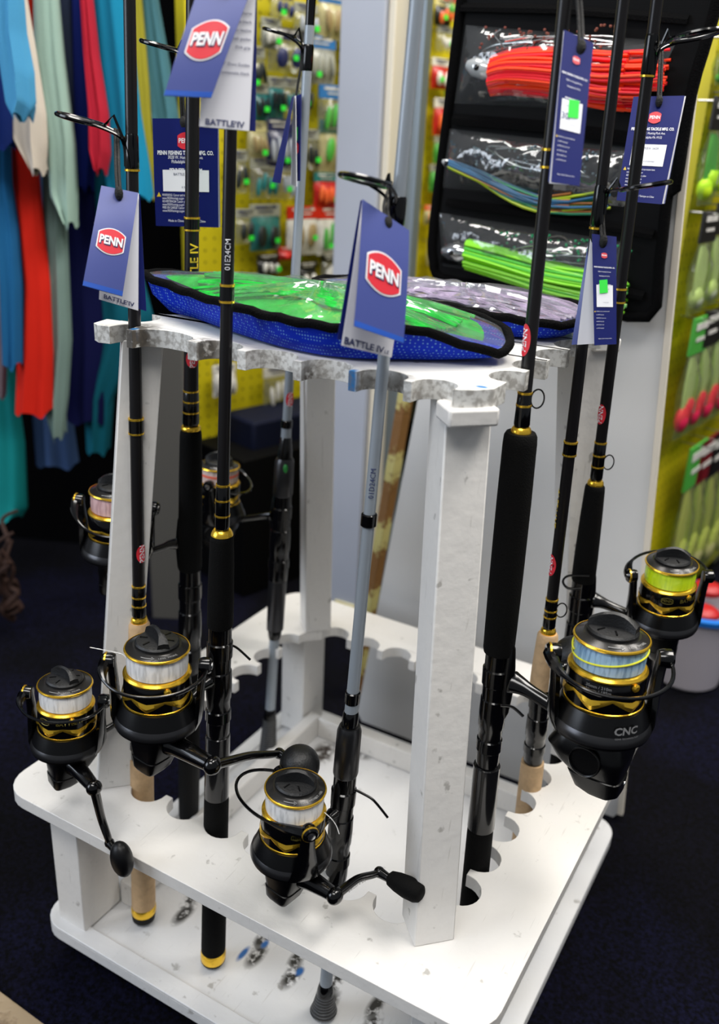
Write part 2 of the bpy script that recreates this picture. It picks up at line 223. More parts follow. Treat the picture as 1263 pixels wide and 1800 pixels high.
LPACK = [(0.145, 0.905, 0.045, 0.039, 'navy', 'clear', 'navy', 'navy and clear pack at the top edge of the yellow wall'),
 (0.258, 0.902, 0.072, 0.074, 'blue', 'kraft', 'tan', 'blue headed pack with tan lures beside the metal column top'),
 (0.33, 0.902, 0.089, 0.08, 'grey', 'kraft', 'tan', 'wide tan pack of hooks just left of the metal column top'),
 (0.155, 0.841, 0.078, 0.065, 'navy', 'clear', 'navy', 'navy pack with white jig behind the silver rod guide'),
 (0.228, 0.833, 0.069, 0.073, 'blue', 'grey', 'grey', 'blue headed grey card, second pack under the top edge'),
 (0.33, 0.838, 0.087, 0.084, 'grey', 'kraft', 'tan', 'tan pack with dark jig below the wide tan pack of hooks'),
 (0.134, 0.77, 0.035, 0.062, 'grey', 'teal', 'dark', 'dark teal bag of soft baits left of the silver rod tag'),
 (0.165, 0.771, 0.036, 0.062, 'grey', 'clear', 'teal', 'clear bag of teal soft baits just left of the silver rod'),
 (0.265, 0.755, 0.075, 0.083, 'blue', 'clear', 'green', 'blue headed pack with two green stickers right of the silver rod'),
 (0.315, 0.763, 0.034, 0.063, 'grey', 'clear', 'white', 'narrow clear tube pack left of the metal column'),
 (0.351, 0.774, 0.038, 0.061, 'grey', 'kraft', 'dark', 'small kraft pack touching the metal column edge'),
 (0.142, 0.701, 0.063, 0.076, 'navy', 'navy', 'silver', 'large navy blister with a silver reel shape'),
 (0.263, 0.699, 0.064, 0.086, 'teal', 'kraft', 'green', 'teal headed card right of the silver rod, mid height'),
 (0.332, 0.68, 0.058, 0.123, 'orange', 'clear', 'white', 'tall white tube pack with an orange cap'),
 (0.11, 0.645, 0.06, 0.065, 'grey', 'clear', 'teal', 'clear pack of dark teal baits low beside the white booklet tag'),
 (0.249, 0.626, 0.055, 0.059, 'teal', 'red', 'orange', 'small teal and red pack with orange bait'),
 (0.113, 0.566, 0.064, 0.076, 'grey', 'teal', 'dark', 'dark teal blister pack with a green sticker'),
 (0.197, 0.558, 0.072, 0.083, 'red', 'white', 'tan', 'red topped white bag left of the silver rod'),
 (0.267, 0.556, 0.069, 0.085, 'red', 'white', 'green', 'red topped white bag right of the silver rod'),
 (0.164, 0.52, 0.044, 0.023, 'red', 'red', 'red', 'small red pack low on the yellow wall'),
 (0.12, 0.503, 0.048, 0.036, 'black', 'black', 'white', 'small black pack above the green mesh bag'),
 (0.265, 0.486, 0.042, 0.061, 'black', 'clear', 'white', 'leftmost of the black headed packs above the lavender bag'),
 (0.308, 0.492, 0.043, 0.064, 'black', 'clear', 'green', 'second black headed pack above the lavender bag'),
 (0.347, 0.503, 0.037, 0.065, 'black', 'clear', 'dark', 'black headed pack beside the metal column foot of the row'),
 (0.091, 0.811, 0.039, 0.063, 'grey', 'clear', 'dark', 'clear pack half hidden by the white booklet page, upper'),
 (0.096, 0.704, 0.04, 0.057, 'yellow', 'kraft', 'tan', 'cream card under the white booklet page'),
 (0.058, 0.655, 0.034, 0.067, 'grey', 'clear', 'dark', 'dark bagged bait between the two leftmost inner rods'),
 (0.095, 0.467, 0.036, 0.047, 'grey', 'black', 'dark', 'small black bagged bait left of the green mesh bag'),
 (0.145, 0.283, 0.067, 0.078, 'white', 'clear', 'white', 'pale clear bag hanging below the rack top'),
 (0.024, 0.311, 0.049, 0.056, 'white', 'white', 'white', 'crumpled white bag between the black rods under the rack top'),
 (0.375, 0.627, 0.037, 0.055, 'grey', 'clear', 'orange', 'small orange lure pack against the metal column'),
 (0.123, 0.863, 0.039, 0.044, 'grey', 'grey', 'white', 'small grey pack behind the booklet page edge'),
 (0.53, 0.936, 0.046, 0.044, 'yellow', 'black', 'orange', 'orange lure pack right of the metal column, topmost'),
 (0.539, 0.893, 0.043, 0.041, 'grey', 'clear', 'white', 'clear lure pack right of the metal column, second down'),
 (0.533, 0.834, 0.047, 0.053, 'white', 'red', 'white', 'red and white lure pack right of the metal column'),
 (0.548, 0.759, 0.048, 0.066, 'white', 'red', 'orange', 'red lure pack below the red and white one'),
 (0.554, 0.7, 0.045, 0.05, 'grey', 'green', 'green', 'green lure pack right of the gray rod'),
 (0.546, 0.647, 0.042, 0.051, 'grey', 'green', 'dark', 'dark green lure pack right of the gray rod, lower'),
 (0.536, 0.578, 0.038, 0.036, 'orange', 'kraft', 'orange', 'small orange lure beside the hanging lure roll'),
 (0.551, 0.504, 0.035, 0.05, 'grey', 'kraft', 'tan', 'tan pack lowest beside the hanging lure roll'),
 (0.195, 0.887, 0.05, 0.054, 'grey', 'clear', 'silver', 'clear pack of silver spoons just left of the silver rod, top'),
 (0.1, 0.761, 0.034, 0.055, 'grey', 'teal', 'dark', 'dark teal pack at the left edge of the upper yellow wall'),
 (0.195, 0.775, 0.028, 0.057, 'grey', 'clear', 'dark', 'slim dark bait pack behind the edge on tag'),
 (0.205, 0.692, 0.049, 0.066, 'grey', 'clear', 'dark', 'clear dark bait pack behind the silver rod, mid height'),
 (0.299, 0.694, 0.034, 0.052, 'grey', 'clear', 'silver', 'slim silver lure pack left of the tall orange capped tube'),
 (0.162, 0.641, 0.043, 0.06, 'grey', 'clear', 'silver', 'clear spoon pack left of the silver rod, below the navy blister'),
 (0.305, 0.624, 0.042, 0.06, 'grey', 'kraft', 'dark', 'small kraft pack under the tall orange capped tube'),
 (0.068, 0.569, 0.037, 0.056, 'grey', 'clear', 'dark', 'clear dark pack right of the foremost black rod'),
 (0.21, 0.479, 0.043, 0.049, 'black', 'black', 'white', 'black pack low between the two rods, above the green bag'),
 (0.154, 0.457, 0.044, 0.037, 'black', 'clear', 'green', 'low black headed pack just over the green bag'),
 (0.549, 0.946, 0.036, 0.04, 'red', 'clear', 'green', 'red headed pack against the lure roll, topmost'),
 (0.569, 0.816, 0.034, 0.048, 'grey', 'green', 'white', 'green and white pack against the lure roll'),
 (0.579, 0.627, 0.035, 0.052, 'red', 'red', 'white', 'red pack against the lower left of the lure roll')]
RPACK = [(-0.159, 0.823, 0.055, 0.058, 'grey', 'clear', 'green', 'clear lure bag, grey card, first in the topmost row on the right wall'),
 (-0.119, 0.833, 0.058, 0.059, 'grey', 'clear', 'green', 'clear lure bag, grey card, second in the topmost row on the right wall'),
 (-0.077, 0.845, 0.061, 0.06, 'grey', 'clear', 'green', 'clear lure bag, grey card, third in the topmost row on the right wall'),
 (-0.146, 0.719, 0.058, 0.127, 'black', 'clear', 'chartreuse', 'clear lure bag, black card, first in the second row on the right wall'),
 (-0.093, 0.73, 0.062, 0.13, 'black', 'clear', 'chartreuse', 'clear lure bag, black card, second in the second row on the right wall'),
 (-0.033, 0.742, 0.066, 0.133, 'black', 'clear', 'chartreuse', 'clear lure bag, black card, third in the second row on the right wall'),
 (-0.107, 0.58, 0.064, 0.136, 'black', 'clear', 'clearish', 'clear lure bag, black card, first in the third row on the right wall'),
 (-0.05, 0.587, 0.068, 0.14, 'black', 'clear', 'clearish', 'clear lure bag, black card, second in the third row on the right wall'),
 (0.017, 0.594, 0.073, 0.144, 'black', 'clear', 'clearish', 'clear lure bag, black card, third in the third row on the right wall'),
 (0.088, 0.603, 0.079, 0.149, 'black', 'clear', 'clearish', 'clear lure bag, black card, fourth in the third row on the right wall'),
 (-0.061, 0.414, 0.071, 0.178, 'green', 'clear', 'pink', 'clear lure bag, green card, first in the fourth row on the right wall'),
 (-0.007, 0.416, 0.075, 0.183, 'black', 'clear', 'pink', 'clear lure bag, black card, second in the fourth row on the right wall'),
 (0.055, 0.417, 0.08, 0.189, 'black', 'clear', 'pink', 'clear lure bag, black card, third in the fourth row on the right wall'),
 (0.128, 0.419, 0.087, 0.195, 'green', 'clear', 'pink', 'clear lure bag, green card, fourth in the fourth row on the right wall'),
 (0.212, 0.421, 0.094, 0.203, 'black', 'clear', 'pink', 'clear lure bag, black card, fifth in the fourth row on the right wall'),
 (0.047, 0.164, 0.085, 0.247, 'green', 'clear', 'yellowish', 'clear lure bag, green card, first in the lowest row on the right wall'),
 (0.105, 0.158, 0.09, 0.255, 'darkred', 'clear', 'yellowish', 'clear lure bag, dark red card, second in the lowest row on the right wall'),
 (0.174, 0.15, 0.097, 0.265, 'black', 'clear', 'yellowish', 'clear lure bag, black card, third in the lowest row on the right wall'),
 (0.254, 0.142, 0.105, 0.276, 'darkred', 'clear', 'yellowish', 'clear lure bag, dark red card, fourth in the lowest row on the right wall'),
 (0.356, 0.131, 0.115, 0.291, 'green', 'clear', 'yellowish', 'clear lure bag, green card, fifth in the lowest row on the right wall')]
OTH = {'bluebox': [(-0.6285, 0.6696, 0.1813), (-0.5846, 0.8228, 0.1962), (-0.5841, 0.8245, 0.1446), (-0.6285, 0.6695, 0.1472)],
 'branch': [(-0.7439, 0.2073, 0.156), (-0.7269, 0.2167, 0.1281), (-0.6999, 0.2319, 0.1776), (-0.7099, 0.2262, 0.1958)],
 'bucket': [(0.2097, 0.6688, -0.06)],
 'endpanel': [(-0.6014, 0.3784, 0.4497), (-0.5565, 0.4035, 0.4471), (-0.565, 0.3987, 0.1096), (-0.6172, 0.3696, 0.1177)],
 'outlet': [(-0.3602, 0.55, -0.0951), (-0.3245, 0.55, -0.0833), (-0.3266, 0.55, -0.137), (-0.361, 0.55, -0.1372)],
 'pocket': {'head1': [(-0.0631, 0.262, 0.7898), (-0.0349, 0.262, 0.7834)],
            'head3': [(-0.0751, 0.262, 0.5993), (-0.0449, 0.262, 0.6005)],
            'l2': [(-0.08, 0.262, 0.6943), (-0.0251, 0.262, 0.6917), (0.0324, 0.262, 0.6708), (0.0958, 0.262, 0.6725)],
            'p1': [(-0.0727, 0.262, 0.8262), (0.1373, 0.262, 0.8101), (0.1162, 0.262, 0.7514), (-0.0787, 0.262, 0.7541)],
            'p2': [(-0.0831, 0.262, 0.7299), (0.116, 0.262, 0.7196), (0.1135, 0.262, 0.666), (-0.0866, 0.262, 0.6713)],
            'p3': [(-0.0879, 0.262, 0.6454), (0.1242, 0.262, 0.6325), (0.1262, 0.262, 0.5837), (-0.0778, 0.262, 0.59)],
            'roll': [(-0.0781, 0.262, 0.851), (-0.0851, 0.262, 0.754), (-0.0928, 0.262, 0.6303), (-0.0899, 0.262, 0.5948), (-0.0767, 0.262, 0.5767),
                     (0.0004, 0.262, 0.5735), (0.0757, 0.262, 0.5691), (0.1519, 0.262, 0.5635), (0.1547, 0.262, 0.6141), (0.1515, 0.262, 0.684), (0.1578, 0.262, 0.6844),
                     (0.1578, 0.262, 0.7666), (0.1654, 0.262, 0.8276), (0.1651, 0.262, 0.845)],
            'sk1': [(-0.0346, 0.262, 0.7809), (0.0464, 0.262, 0.7841), (0.1392, 0.262, 0.7987)],
            'sk1b': [(0.0494, 0.262, 0.7621), (0.1102, 0.262, 0.7561)],
            'sk3': [(-0.0447, 0.262, 0.5982), (0.0431, 0.262, 0.5854), (0.1206, 0.262, 0.583)]},
 'stick': [(-0.1481, 0.36, 0.4544), (-0.1814, 0.36, 0.1477)],
 'tie': [(0.0929, -0.175, 0.2631), (0.1048, -0.1709, 0.2577), (0.1103, -0.1698, 0.2536), (0.1197, -0.1688, 0.2444)],
 'tie2': [(-0.0412, -0.1548, 0.3332), (-0.0348, -0.1519, 0.3318), (-0.0225, -0.1493, 0.3229)],
 'tie3': [(0.185, -0.1326, 0.3491), (0.1923, -0.1289, 0.3484), (0.2004, -0.127, 0.3427)],
 'tie4': [(0.1768, 0.1008, 0.3547), (0.161, 0.0916, 0.3539), (0.1572, 0.0871, 0.3488), (0.1627, 0.0875, 0.3432), (0.1726, 0.0933, 0.3437)],
 'u1': (-0.6572, 0.5693, 0.2),
 'u2': (0.1096, 0.7814, 0.2),
 'wisp_g': [(0.0899, -0.2122, 0.2664), (0.0957, -0.2111, 0.2621), (0.0996, -0.2109, 0.2577), (0.1027, -0.2117, 0.2525)],
 'wisp_r3': [(-0.09, -0.2544, 0.3637), (-0.0798, -0.2494, 0.3622), (-0.0683, -0.244, 0.3601), (-0.0648, -0.2438, 0.3564)],
 'wood': [(-0.2372, -0.2726, -0.06), (-0.1714, -0.2744, -0.06)]}

# ------------------------------------------------------------------ materials
def lin(c):
    return tuple(((v / 255) / 12.92 if v / 255 <= .04045 else ((v / 255 + .055) / 1.055) ** 2.4) for v in c) + (1,)
MATS = {}
def mat(name, col, rough=.5, metal=0, bump=0, bscale=200, var=0, vscale=20, coat=0, spec=.5, trans=0):
    if name in MATS: return MATS[name]
    mt = bpy.data.materials.new(name); mt.use_nodes = True; nt = mt.node_tree; b = nt.nodes['Principled BSDF']
    b.inputs['Base Color'].default_value = lin(col); b.inputs['Roughness'].default_value = rough; b.inputs['Metallic'].default_value = metal
    b.inputs['Coat Weight'].default_value = coat; b.inputs['Specular IOR Level'].default_value = spec
    b.inputs['Transmission Weight'].default_value = trans
    tc = nt.nodes.new('ShaderNodeTexCoord')
    if var:
        n = nt.nodes.new('ShaderNodeTexNoise'); n.inputs['Scale'].default_value = vscale; n.inputs['Detail'].default_value = 5
        r = nt.nodes.new('ShaderNodeValToRGB'); r.color_ramp.elements[0].position = .3; r.color_ramp.elements[1].position = .7
        c = lin(col); k = 1 - var
        r.color_ramp.elements[0].color = (c[0] * k, c[1] * k, c[2] * k, 1); r.color_ramp.elements[1].color = c
        nt.links.new(tc.outputs['Object'], n.inputs['Vector']); nt.links.new(n.outputs['Fac'], r.inputs['Fac']); nt.links.new(r.outputs['Color'], b.inputs['Base Color'])
    if bump:
        n = nt.nodes.new('ShaderNodeTexNoise'); n.inputs['Scale'].default_value = bscale; n.inputs['Detail'].default_value = 4
        bp = nt.nodes.new('ShaderNodeBump'); bp.inputs['Strength'].default_value = bump; bp.inputs['Distance'].default_value = .001
        nt.links.new(tc.outputs['Object'], n.inputs['Vector']); nt.links.new(n.outputs['Fac'], bp.inputs['Height']); nt.links.new(bp.outputs['Normal'], b.inputs['Normal'])
    MATS[name] = mt; return mt
def clear_mat(name, tint, gloss=.22, rough=.12, bump=.6, bscale=60, body=.12):
    if name in MATS: return MATS[name]
    mt = bpy.data.materials.new(name); mt.use_nodes = True; nt = mt.node_tree; nt.nodes.clear()
    out = nt.nodes.new('ShaderNodeOutputMaterial'); t = nt.nodes.new('ShaderNodeBsdfTransparent'); g = nt.nodes.new('ShaderNodeBsdfGlossy'); d = nt.nodes.new('ShaderNodeBsdfDiffuse')
    t.inputs[0].default_value = lin(tint); g.inputs['Roughness'].default_value = rough; d.inputs[0].default_value = lin((225, 228, 230))
    m1 = nt.nodes.new('ShaderNodeMixShader'); m2 = nt.nodes.new('ShaderNodeMixShader'); m1.inputs[0].default_value = body; m2.inputs[0].default_value = gloss
    n = nt.nodes.new('ShaderNodeTexNoise'); n.inputs['Scale'].default_value = bscale; tc = nt.nodes.new('ShaderNodeTexCoord')
    bp = nt.nodes.new('ShaderNodeBump'); bp.inputs['Strength'].default_value = bump; bp.inputs['Distance'].default_value = .004
    L = nt.links.new
    L(tc.outputs['Object'], n.inputs['Vector']); L(n.outputs['Fac'], bp.inputs['Height']); L(bp.outputs['Normal'], g.inputs['Normal'])
    L(t.outputs[0], m1.inputs[1]); L(d.outputs[0], m1.inputs[2]); L(m1.outputs[0], m2.inputs[1]); L(g.outputs[0], m2.inputs[2]); L(m2.outputs[0], out.inputs[0])
    MATS[name] = mt; return mt
def stripes(name, col, dark, freq, rough=.35, axis=2, metal=0, bumpd=.0006):
    if name in MATS: return MATS[name]
    mt = mat(name, col, rough, metal); nt = mt.node_tree; b = nt.nodes['Principled BSDF']; tc = nt.nodes.new('ShaderNodeTexCoord')
    sp = nt.nodes.new('ShaderNodeSeparateXYZ'); mu = nt.nodes.new('ShaderNodeMath'); mu.operation = 'MULTIPLY'; mu.inputs[1].default_value = freq
    si = nt.nodes.new('ShaderNodeMath'); si.operation = 'SINE'; r = nt.nodes.new('ShaderNodeValToRGB')
    nz = nt.nodes.new('ShaderNodeTexNoise'); nz.inputs['Scale'].default_value = 140; ad = nt.nodes.new('ShaderNodeMath'); ad.operation = 'MULTIPLY_ADD'; ad.inputs[1].default_value = 3 if freq < 5000 else .4
    r.color_ramp.elements[0].color = lin(dark); r.color_ramp.elements[1].color = lin(col); r.color_ramp.elements[0].position = .1; r.color_ramp.elements[1].position = .75
    bp = nt.nodes.new('ShaderNodeBump'); bp.inputs['Distance'].default_value = bumpd; L = nt.links.new
    L(tc.outputs['Object'], sp.inputs[0]); L(sp.outputs[axis], mu.inputs[0]); L(tc.outputs['Object'], nz.inputs['Vector'])
    L(nz.outputs['Fac'], ad.inputs[0]); L(mu.outputs[0], ad.inputs[2]); L(ad.outputs[0], si.inputs[0]); L(si.outputs[0], r.inputs[0]); L(r.outputs[0], b.inputs['Base Color'])
    L(si.outputs[0], bp.inputs['Height']); L(bp.outputs[0], b.inputs['Normal']); return mt

def paint_mat(name, col, stains=(), edge=.02):
    # brushed white paint: grain, scuffs, and worn patches of dirt and blue paint at fixed places on the board
    if name in MATS: return MATS[name]
    mt = mat(name, col, .42, 0, .5, 90); nt = mt.node_tree; b = nt.nodes['Principled BSDF']; L = nt.links.new
    tc = nt.nodes.new('ShaderNodeTexCoord')
    def noise(scale, lo, hi, det=6):
        n = nt.nodes.new('ShaderNodeTexNoise'); n.inputs['Scale'].default_value = scale; n.inputs['Detail'].default_value = det
        r = nt.nodes.new('ShaderNodeMapRange'); r.inputs['From Min'].default_value = lo; r.inputs['From Max'].default_value = hi
        L(tc.outputs['Object'], n.inputs['Vector']); L(n.outputs['Fac'], r.inputs['Value']); return r.outputs[0]
    def mix(fac, a, bcol):
        mx = nt.nodes.new('ShaderNodeMix'); mx.data_type = 'RGBA'; L(fac, mx.inputs[0])
        if isinstance(a, tuple): mx.inputs[6].default_value = a
        else: L(a, mx.inputs[6])
        mx.inputs[7].default_value = bcol; return mx.outputs[2]
    def mul(a, v):
        mm = nt.nodes.new('ShaderNodeMath'); mm.operation = 'MULTIPLY'; L(a, mm.inputs[0])
        if isinstance(v, float): mm.inputs[1].default_value = v
        else: L(v, mm.inputs[1])
        return mm.outputs[0]
    c = mix(mul(noise(9, .35, .7), .5), lin(col), lin((min(255, col[0] - 14), col[1] - 12, col[2] - 8)))
    c = mix(mul(noise(75, .67, .73, 3), .55), c, lin((120, 116, 108)))
    mp = nt.nodes.new('ShaderNodeMapping'); mp.inputs['Scale'].default_value = (500, 26, 26); mp.inputs['Rotation'].default_value = (0, 0, .9); L(tc.outputs['Object'], mp.inputs[0]); n9 = nt.nodes.new('ShaderNodeTexNoise'); n9.inputs['Scale'].default_value = 1; L(mp.outputs[0], n9.inputs['Vector']); r9 = nt.nodes.new('ShaderNodeMapRange'); r9.inputs['From Min'].default_value = .675; r9.inputs['From Max'].default_value = .74; L(n9.outputs['Fac'], r9.inputs['Value']); c = mix(mul(r9.outputs[0], .28), c, lin((150, 146, 138)))
    rough_n = noise(150, .36, .50)
    for (x, y, z, rx_, ry_, sc) in stains:
        s = nt.nodes.new('ShaderNodeVectorMath'); s.operation = 'SUBTRACT'; L(tc.outputs['Object'], s.inputs[0]); s.inputs[1].default_value = (x, y, z)
        d = nt.nodes.new('ShaderNodeVectorMath'); d.operation = 'DIVIDE'; L(s.outputs[0], d.inputs[0]); d.inputs[1].default_value = (rx_, ry_, .02)
        ln = nt.nodes.new('ShaderNodeVectorMath'); ln.operation = 'LENGTH'; L(d.outputs[0], ln.inputs[0])
        r = nt.nodes.new('ShaderNodeMapRange'); r.inputs['From Min'].default_value = 1; r.inputs['From Max'].default_value = .45; L(ln.outputs['Value'], r.inputs['Value'])
        c = mix(mul(r.outputs[0], rough_n) if sc[2] < 100 else mul(r.outputs[0], noise(60, .30, .40)), c, lin(sc))
    # grime worked into the sawn edges
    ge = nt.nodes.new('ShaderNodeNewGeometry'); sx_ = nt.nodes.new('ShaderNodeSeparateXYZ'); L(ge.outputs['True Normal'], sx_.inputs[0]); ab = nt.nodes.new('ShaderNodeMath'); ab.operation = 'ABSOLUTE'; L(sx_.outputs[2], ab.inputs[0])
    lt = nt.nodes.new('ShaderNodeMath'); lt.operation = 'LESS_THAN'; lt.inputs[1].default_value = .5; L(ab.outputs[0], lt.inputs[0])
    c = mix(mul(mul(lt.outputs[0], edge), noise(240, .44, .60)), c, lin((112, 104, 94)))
    L(c, b.inputs['Base Color']); return mt

WHITE = (226, 223, 218)
M_white = paint_mat('white_paint', WHITE)
STAINS = []
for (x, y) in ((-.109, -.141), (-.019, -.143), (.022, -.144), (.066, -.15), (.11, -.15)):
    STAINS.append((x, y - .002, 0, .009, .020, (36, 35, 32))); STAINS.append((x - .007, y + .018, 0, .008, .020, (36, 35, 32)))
STAINS += [(.0255, -.138, 0, .0045, .007, (24, 92, 160)), (-.020, -.130, 0, .004, .007, (24, 92, 160)), (-.031, -.150, 0, .004, .012, (24, 92, 160)), (-.13, .15, 0, .02, .03, (60, 52, 46)), (-.1, .172, 0, .03, .012, (50, 44, 40))]
M_base = paint_mat('white_paint_base', (214, 214, 214), STAINS)
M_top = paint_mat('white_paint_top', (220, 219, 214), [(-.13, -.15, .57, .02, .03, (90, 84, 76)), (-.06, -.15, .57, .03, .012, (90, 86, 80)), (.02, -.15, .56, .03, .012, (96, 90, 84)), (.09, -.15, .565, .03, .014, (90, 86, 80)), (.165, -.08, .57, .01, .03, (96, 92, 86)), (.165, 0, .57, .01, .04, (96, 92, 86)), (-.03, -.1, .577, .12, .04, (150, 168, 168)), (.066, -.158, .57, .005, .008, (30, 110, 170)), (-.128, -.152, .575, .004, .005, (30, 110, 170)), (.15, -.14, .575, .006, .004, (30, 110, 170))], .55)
GOLD = mat('anodised_gold', (255, 206, 66), .24, .88); BLK = mat('black_gloss', (3, 3, 4), .16, coat=.2, spec=.4)
BLKM = mat('black_satin', (4, 4, 5), .28, spec=.32); GUN = mat('gunmetal', (70, 70, 72), .3, .9); FOAM = mat('black_foam', (4, 4, 4), .85, bump=.5, bscale=900, spec=.15)
RM = {'cork': mat('cork', (206, 172, 130), .75, bump=.5, bscale=300, var=.2, vscale=160), 'foam': FOAM, 'gold': GOLD, 'rubber': mat('black_rubber', (6, 6, 6), .7, spec=.3),
      'blackgloss': BLK, 'blank': mat('graphite_blank', (22, 20, 21), .3, .2, spec=.45), 'silver': mat('silver_blank', (148, 156, 164), .38, .25),
      'gunmetal': GUN, 'smoke': mat('smoke_gloss', (34, 34, 35), .16, .5, coat=.5), 'smokeribs': stripes('ribbed_grip', (78, 80, 82), (14, 14, 15), 2200, .4)}
DISK = mat('spool_lip_grey', (46, 45, 44), .25, .5); KNOBM = mat('drag_knob_rubber', (13, 14, 16), .45, bump=.3, bscale=700)
NAVY_GLARE = mat('card_navy_glare', (64, 76, 142), .38, spec=.6); NAVYB = mat('card_navy_back', (13, 25, 96), .5, spec=.2); PAGE = mat('card_white', (214, 214, 220), .4)  # front covers: navy card with glare mixed into a paler base colour
RED = mat('print_red', (214, 44, 58), .4); PRW = mat('print_white', (238, 238, 242), .45); PRN = mat('print_navy', (34, 44, 92), .5); STRIPE = mat('print_royal_blue', (36, 84, 180), .4)
GREENS = mat('green_price_sticker', (40, 225, 60), .6); YEL = mat('print_yellow', (222, 190, 40), .4); PRG = mat('print_gold', (120, 110, 50), .35, .5); PRS = mat('print_silver', (165, 165, 165), .4, .3)
CORD = mat('black_cord', (5, 5, 5), .7, bump=.8, bscale=900); STEEL = mat('bright_steel', (190, 190, 190), .25, 1)
VINYL = clear_mat('clear_vinyl', (236, 240, 240), .13, .10, .8, 45, .05)
POLYL = clear_mat('clear_lure_bag', (236, 245, 205), .08, .2, .9, 70, .035)
POLY = clear_mat('clear_bag', (240, 242, 238), .10, .2, .9, 70, .07)

# ------------------------------------------------------------------ mesh helpers
class MB:
    def __init__(s): s.v = []; s.f = []
    def add(s, v, f):
        n = len(s.v); s.v += [tuple(a) for a in v]; s.f += [tuple(i + n for i in q) for q in f]
    def box(s, c, size, rz=0, M=None):
        x, y, z = [a / 2 for a in size]; vs = [Vector(p) for p in ((-x, -y, -z), (x, -y, -z), (x, y, -z), (-x, y, -z), (-x, -y, z), (x, -y, z), (x, y, z), (-x, y, z))]
        R = M if M is not None else Matrix.Rotation(rz, 3, 'Z')
        s.add([Vector(c) + R @ v for v in vs], [(0, 3, 2, 1), (4, 5, 6, 7), (0, 1, 5, 4), (1, 2, 6, 5), (2, 3, 7, 6), (3, 0, 4, 7)])
    def rings(s, rs, cap=True, closed=False):
        n = len(rs[0]); v = [p for r in rs for p in r]; f = []
        k = len(rs)
        for i in range(k if closed else k - 1):
            a = i * n; b = ((i + 1) % k) * n
            for j in range(n): f.append((a + j, a + (j + 1) % n, b + (j + 1) % n, b + j))
        if cap and not closed: f.append(tuple(reversed(range(n)))); f.append(tuple(range((k - 1) * n, k * n)))
        s.add(v, f)
    def lathe(s, prof, o=(0, 0, 0), ax=(0, 0, 1), n=32, cap=True, ex=1):
        ax = Vector(ax).normalized(); a = ax.orthogonal().normalized() if abs(ax.z) < .99 else Vector((1, 0, 0)); a = (a - ax * a.dot(ax)).normalized(); b = ax.cross(a); o = Vector(o)
        s.rings([[o + ax * z + (a * math.cos(t) + b * math.sin(t) * ex) * r for t in (i * math.tau / n for i in range(n))] for r, z in prof], cap)
    def tube(s, pts, r, n=10, closed=False, flat=1):
        pts = [Vector(p) for p in pts]; k = len(pts); rs = []; up = None
        for i, p in enumerate(pts):
            if closed: t = pts[(i + 1) % k] - pts[i - 1]
            else: t = pts[min(i + 1, k - 1)] - pts[max(i - 1, 0)]
            t.normalize()
            if up is None: up = t.orthogonal().normalized()
            up = (up - t * up.dot(t)); up = up.normalized() if up.length > 1e-6 else t.orthogonal().normalized()
            sd = t.cross(up); ri = r[i] if isinstance(r, (list, tuple)) else r
            rs.append([p + (up * math.cos(q) + sd * math.sin(q) * flat) * ri for q in (j * math.tau / n for j in range(n))])
        s.rings(rs, True, closed)
    def prism(s, loops, z0, z1, M=None):
        flat = [Vector((p[0], p[1], 0)) for l in loops for p in l]; tri = tessellate_polygon([[Vector((p[0], p[1], 0)) for p in l] for l in loops])
        n = len(flat); v = [Vector((p.x, p.y, z0)) for p in flat] + [Vector((p.x, p.y, z1)) for p in flat]
        def up(t): a, b, c = (flat[i] for i in t); return (b - a).cross(c - a).z > 0
        f = []
        for t in tri:
            t = tuple(t) if up(t) else tuple(reversed(t)); f.append(tuple(i + n for i in t)); f.append(tuple(reversed(t)))
        k = 0
        for l in loops:
            q = len(l); ar = sum(l[i][0] * l[(i + 1) % q][1] - l[(i + 1) % q][0] * l[i][1] for i in range(q))
            outer = l is loops[0]
            for i in range(q):
                a, b = k + i, k + (i + 1) % q
                f.append((a, b, b + n, a + n) if (ar > 0) == outer else (b, a, a + n, b + n))
            k += q
        if M is not None: v = [M @ p for p in v]
        s.add(v, f)
    def blob(s, c, r, n=12, M=None):
        c = Vector(c); rs = []
        for i in range(1, n // 2 + 1):
            ph = math.pi * i / (n // 2 + 1); rs.append([Vector((r[0] * math.sin(ph) * math.cos(t), r[1] * math.sin(ph) * math.sin(t), -r[2] * math.cos(ph))) for t in (j * math.tau / n for j in range(n))])
        s.rings([[c + (M @ p if M is not None else p) for p in q] for q in rs])
    def build(s, name, material, parent=None, smooth=35, bevel=0, kind=None, T=None):
        me = bpy.data.meshes.new(name); vs = s.v if T is None else [tuple(T @ Vector(p)) for p in s.v]
        me.from_pydata(vs, [], s.f); me.validate()
        if material is not None: me.materials.append(material)
        if smooth:
            me.polygons.foreach_set('use_smooth', [True] * len(me.polygons)); me.set_sharp_from_angle(angle=rad(smooth))
        o = bpy.data.objects.new(name, me); COL.objects.link(o)
        if parent is not None: o.parent = parent
        if bevel:
            b = o.modifiers.new('b', 'BEVEL'); b.width = bevel; b.segments = 2; b.limit_method = 'ANGLE'
        if kind: o['kind'] = kind
        return o
def empty(name, label, cat, loc=(0, 0, 0), rz=0, group=None):
    o = bpy.data.objects.new(name, None); COL.objects.link(o); o.location = loc; o.rotation_euler = (0, 0, rz); o.empty_display_size = .02
    o['label'] = label; o['category'] = cat
    if group: o['group'] = group
    return o
def tag(o, label, cat, group=None):
    o['label'] = label; o['category'] = cat
    if group: o['group'] = group
    return o
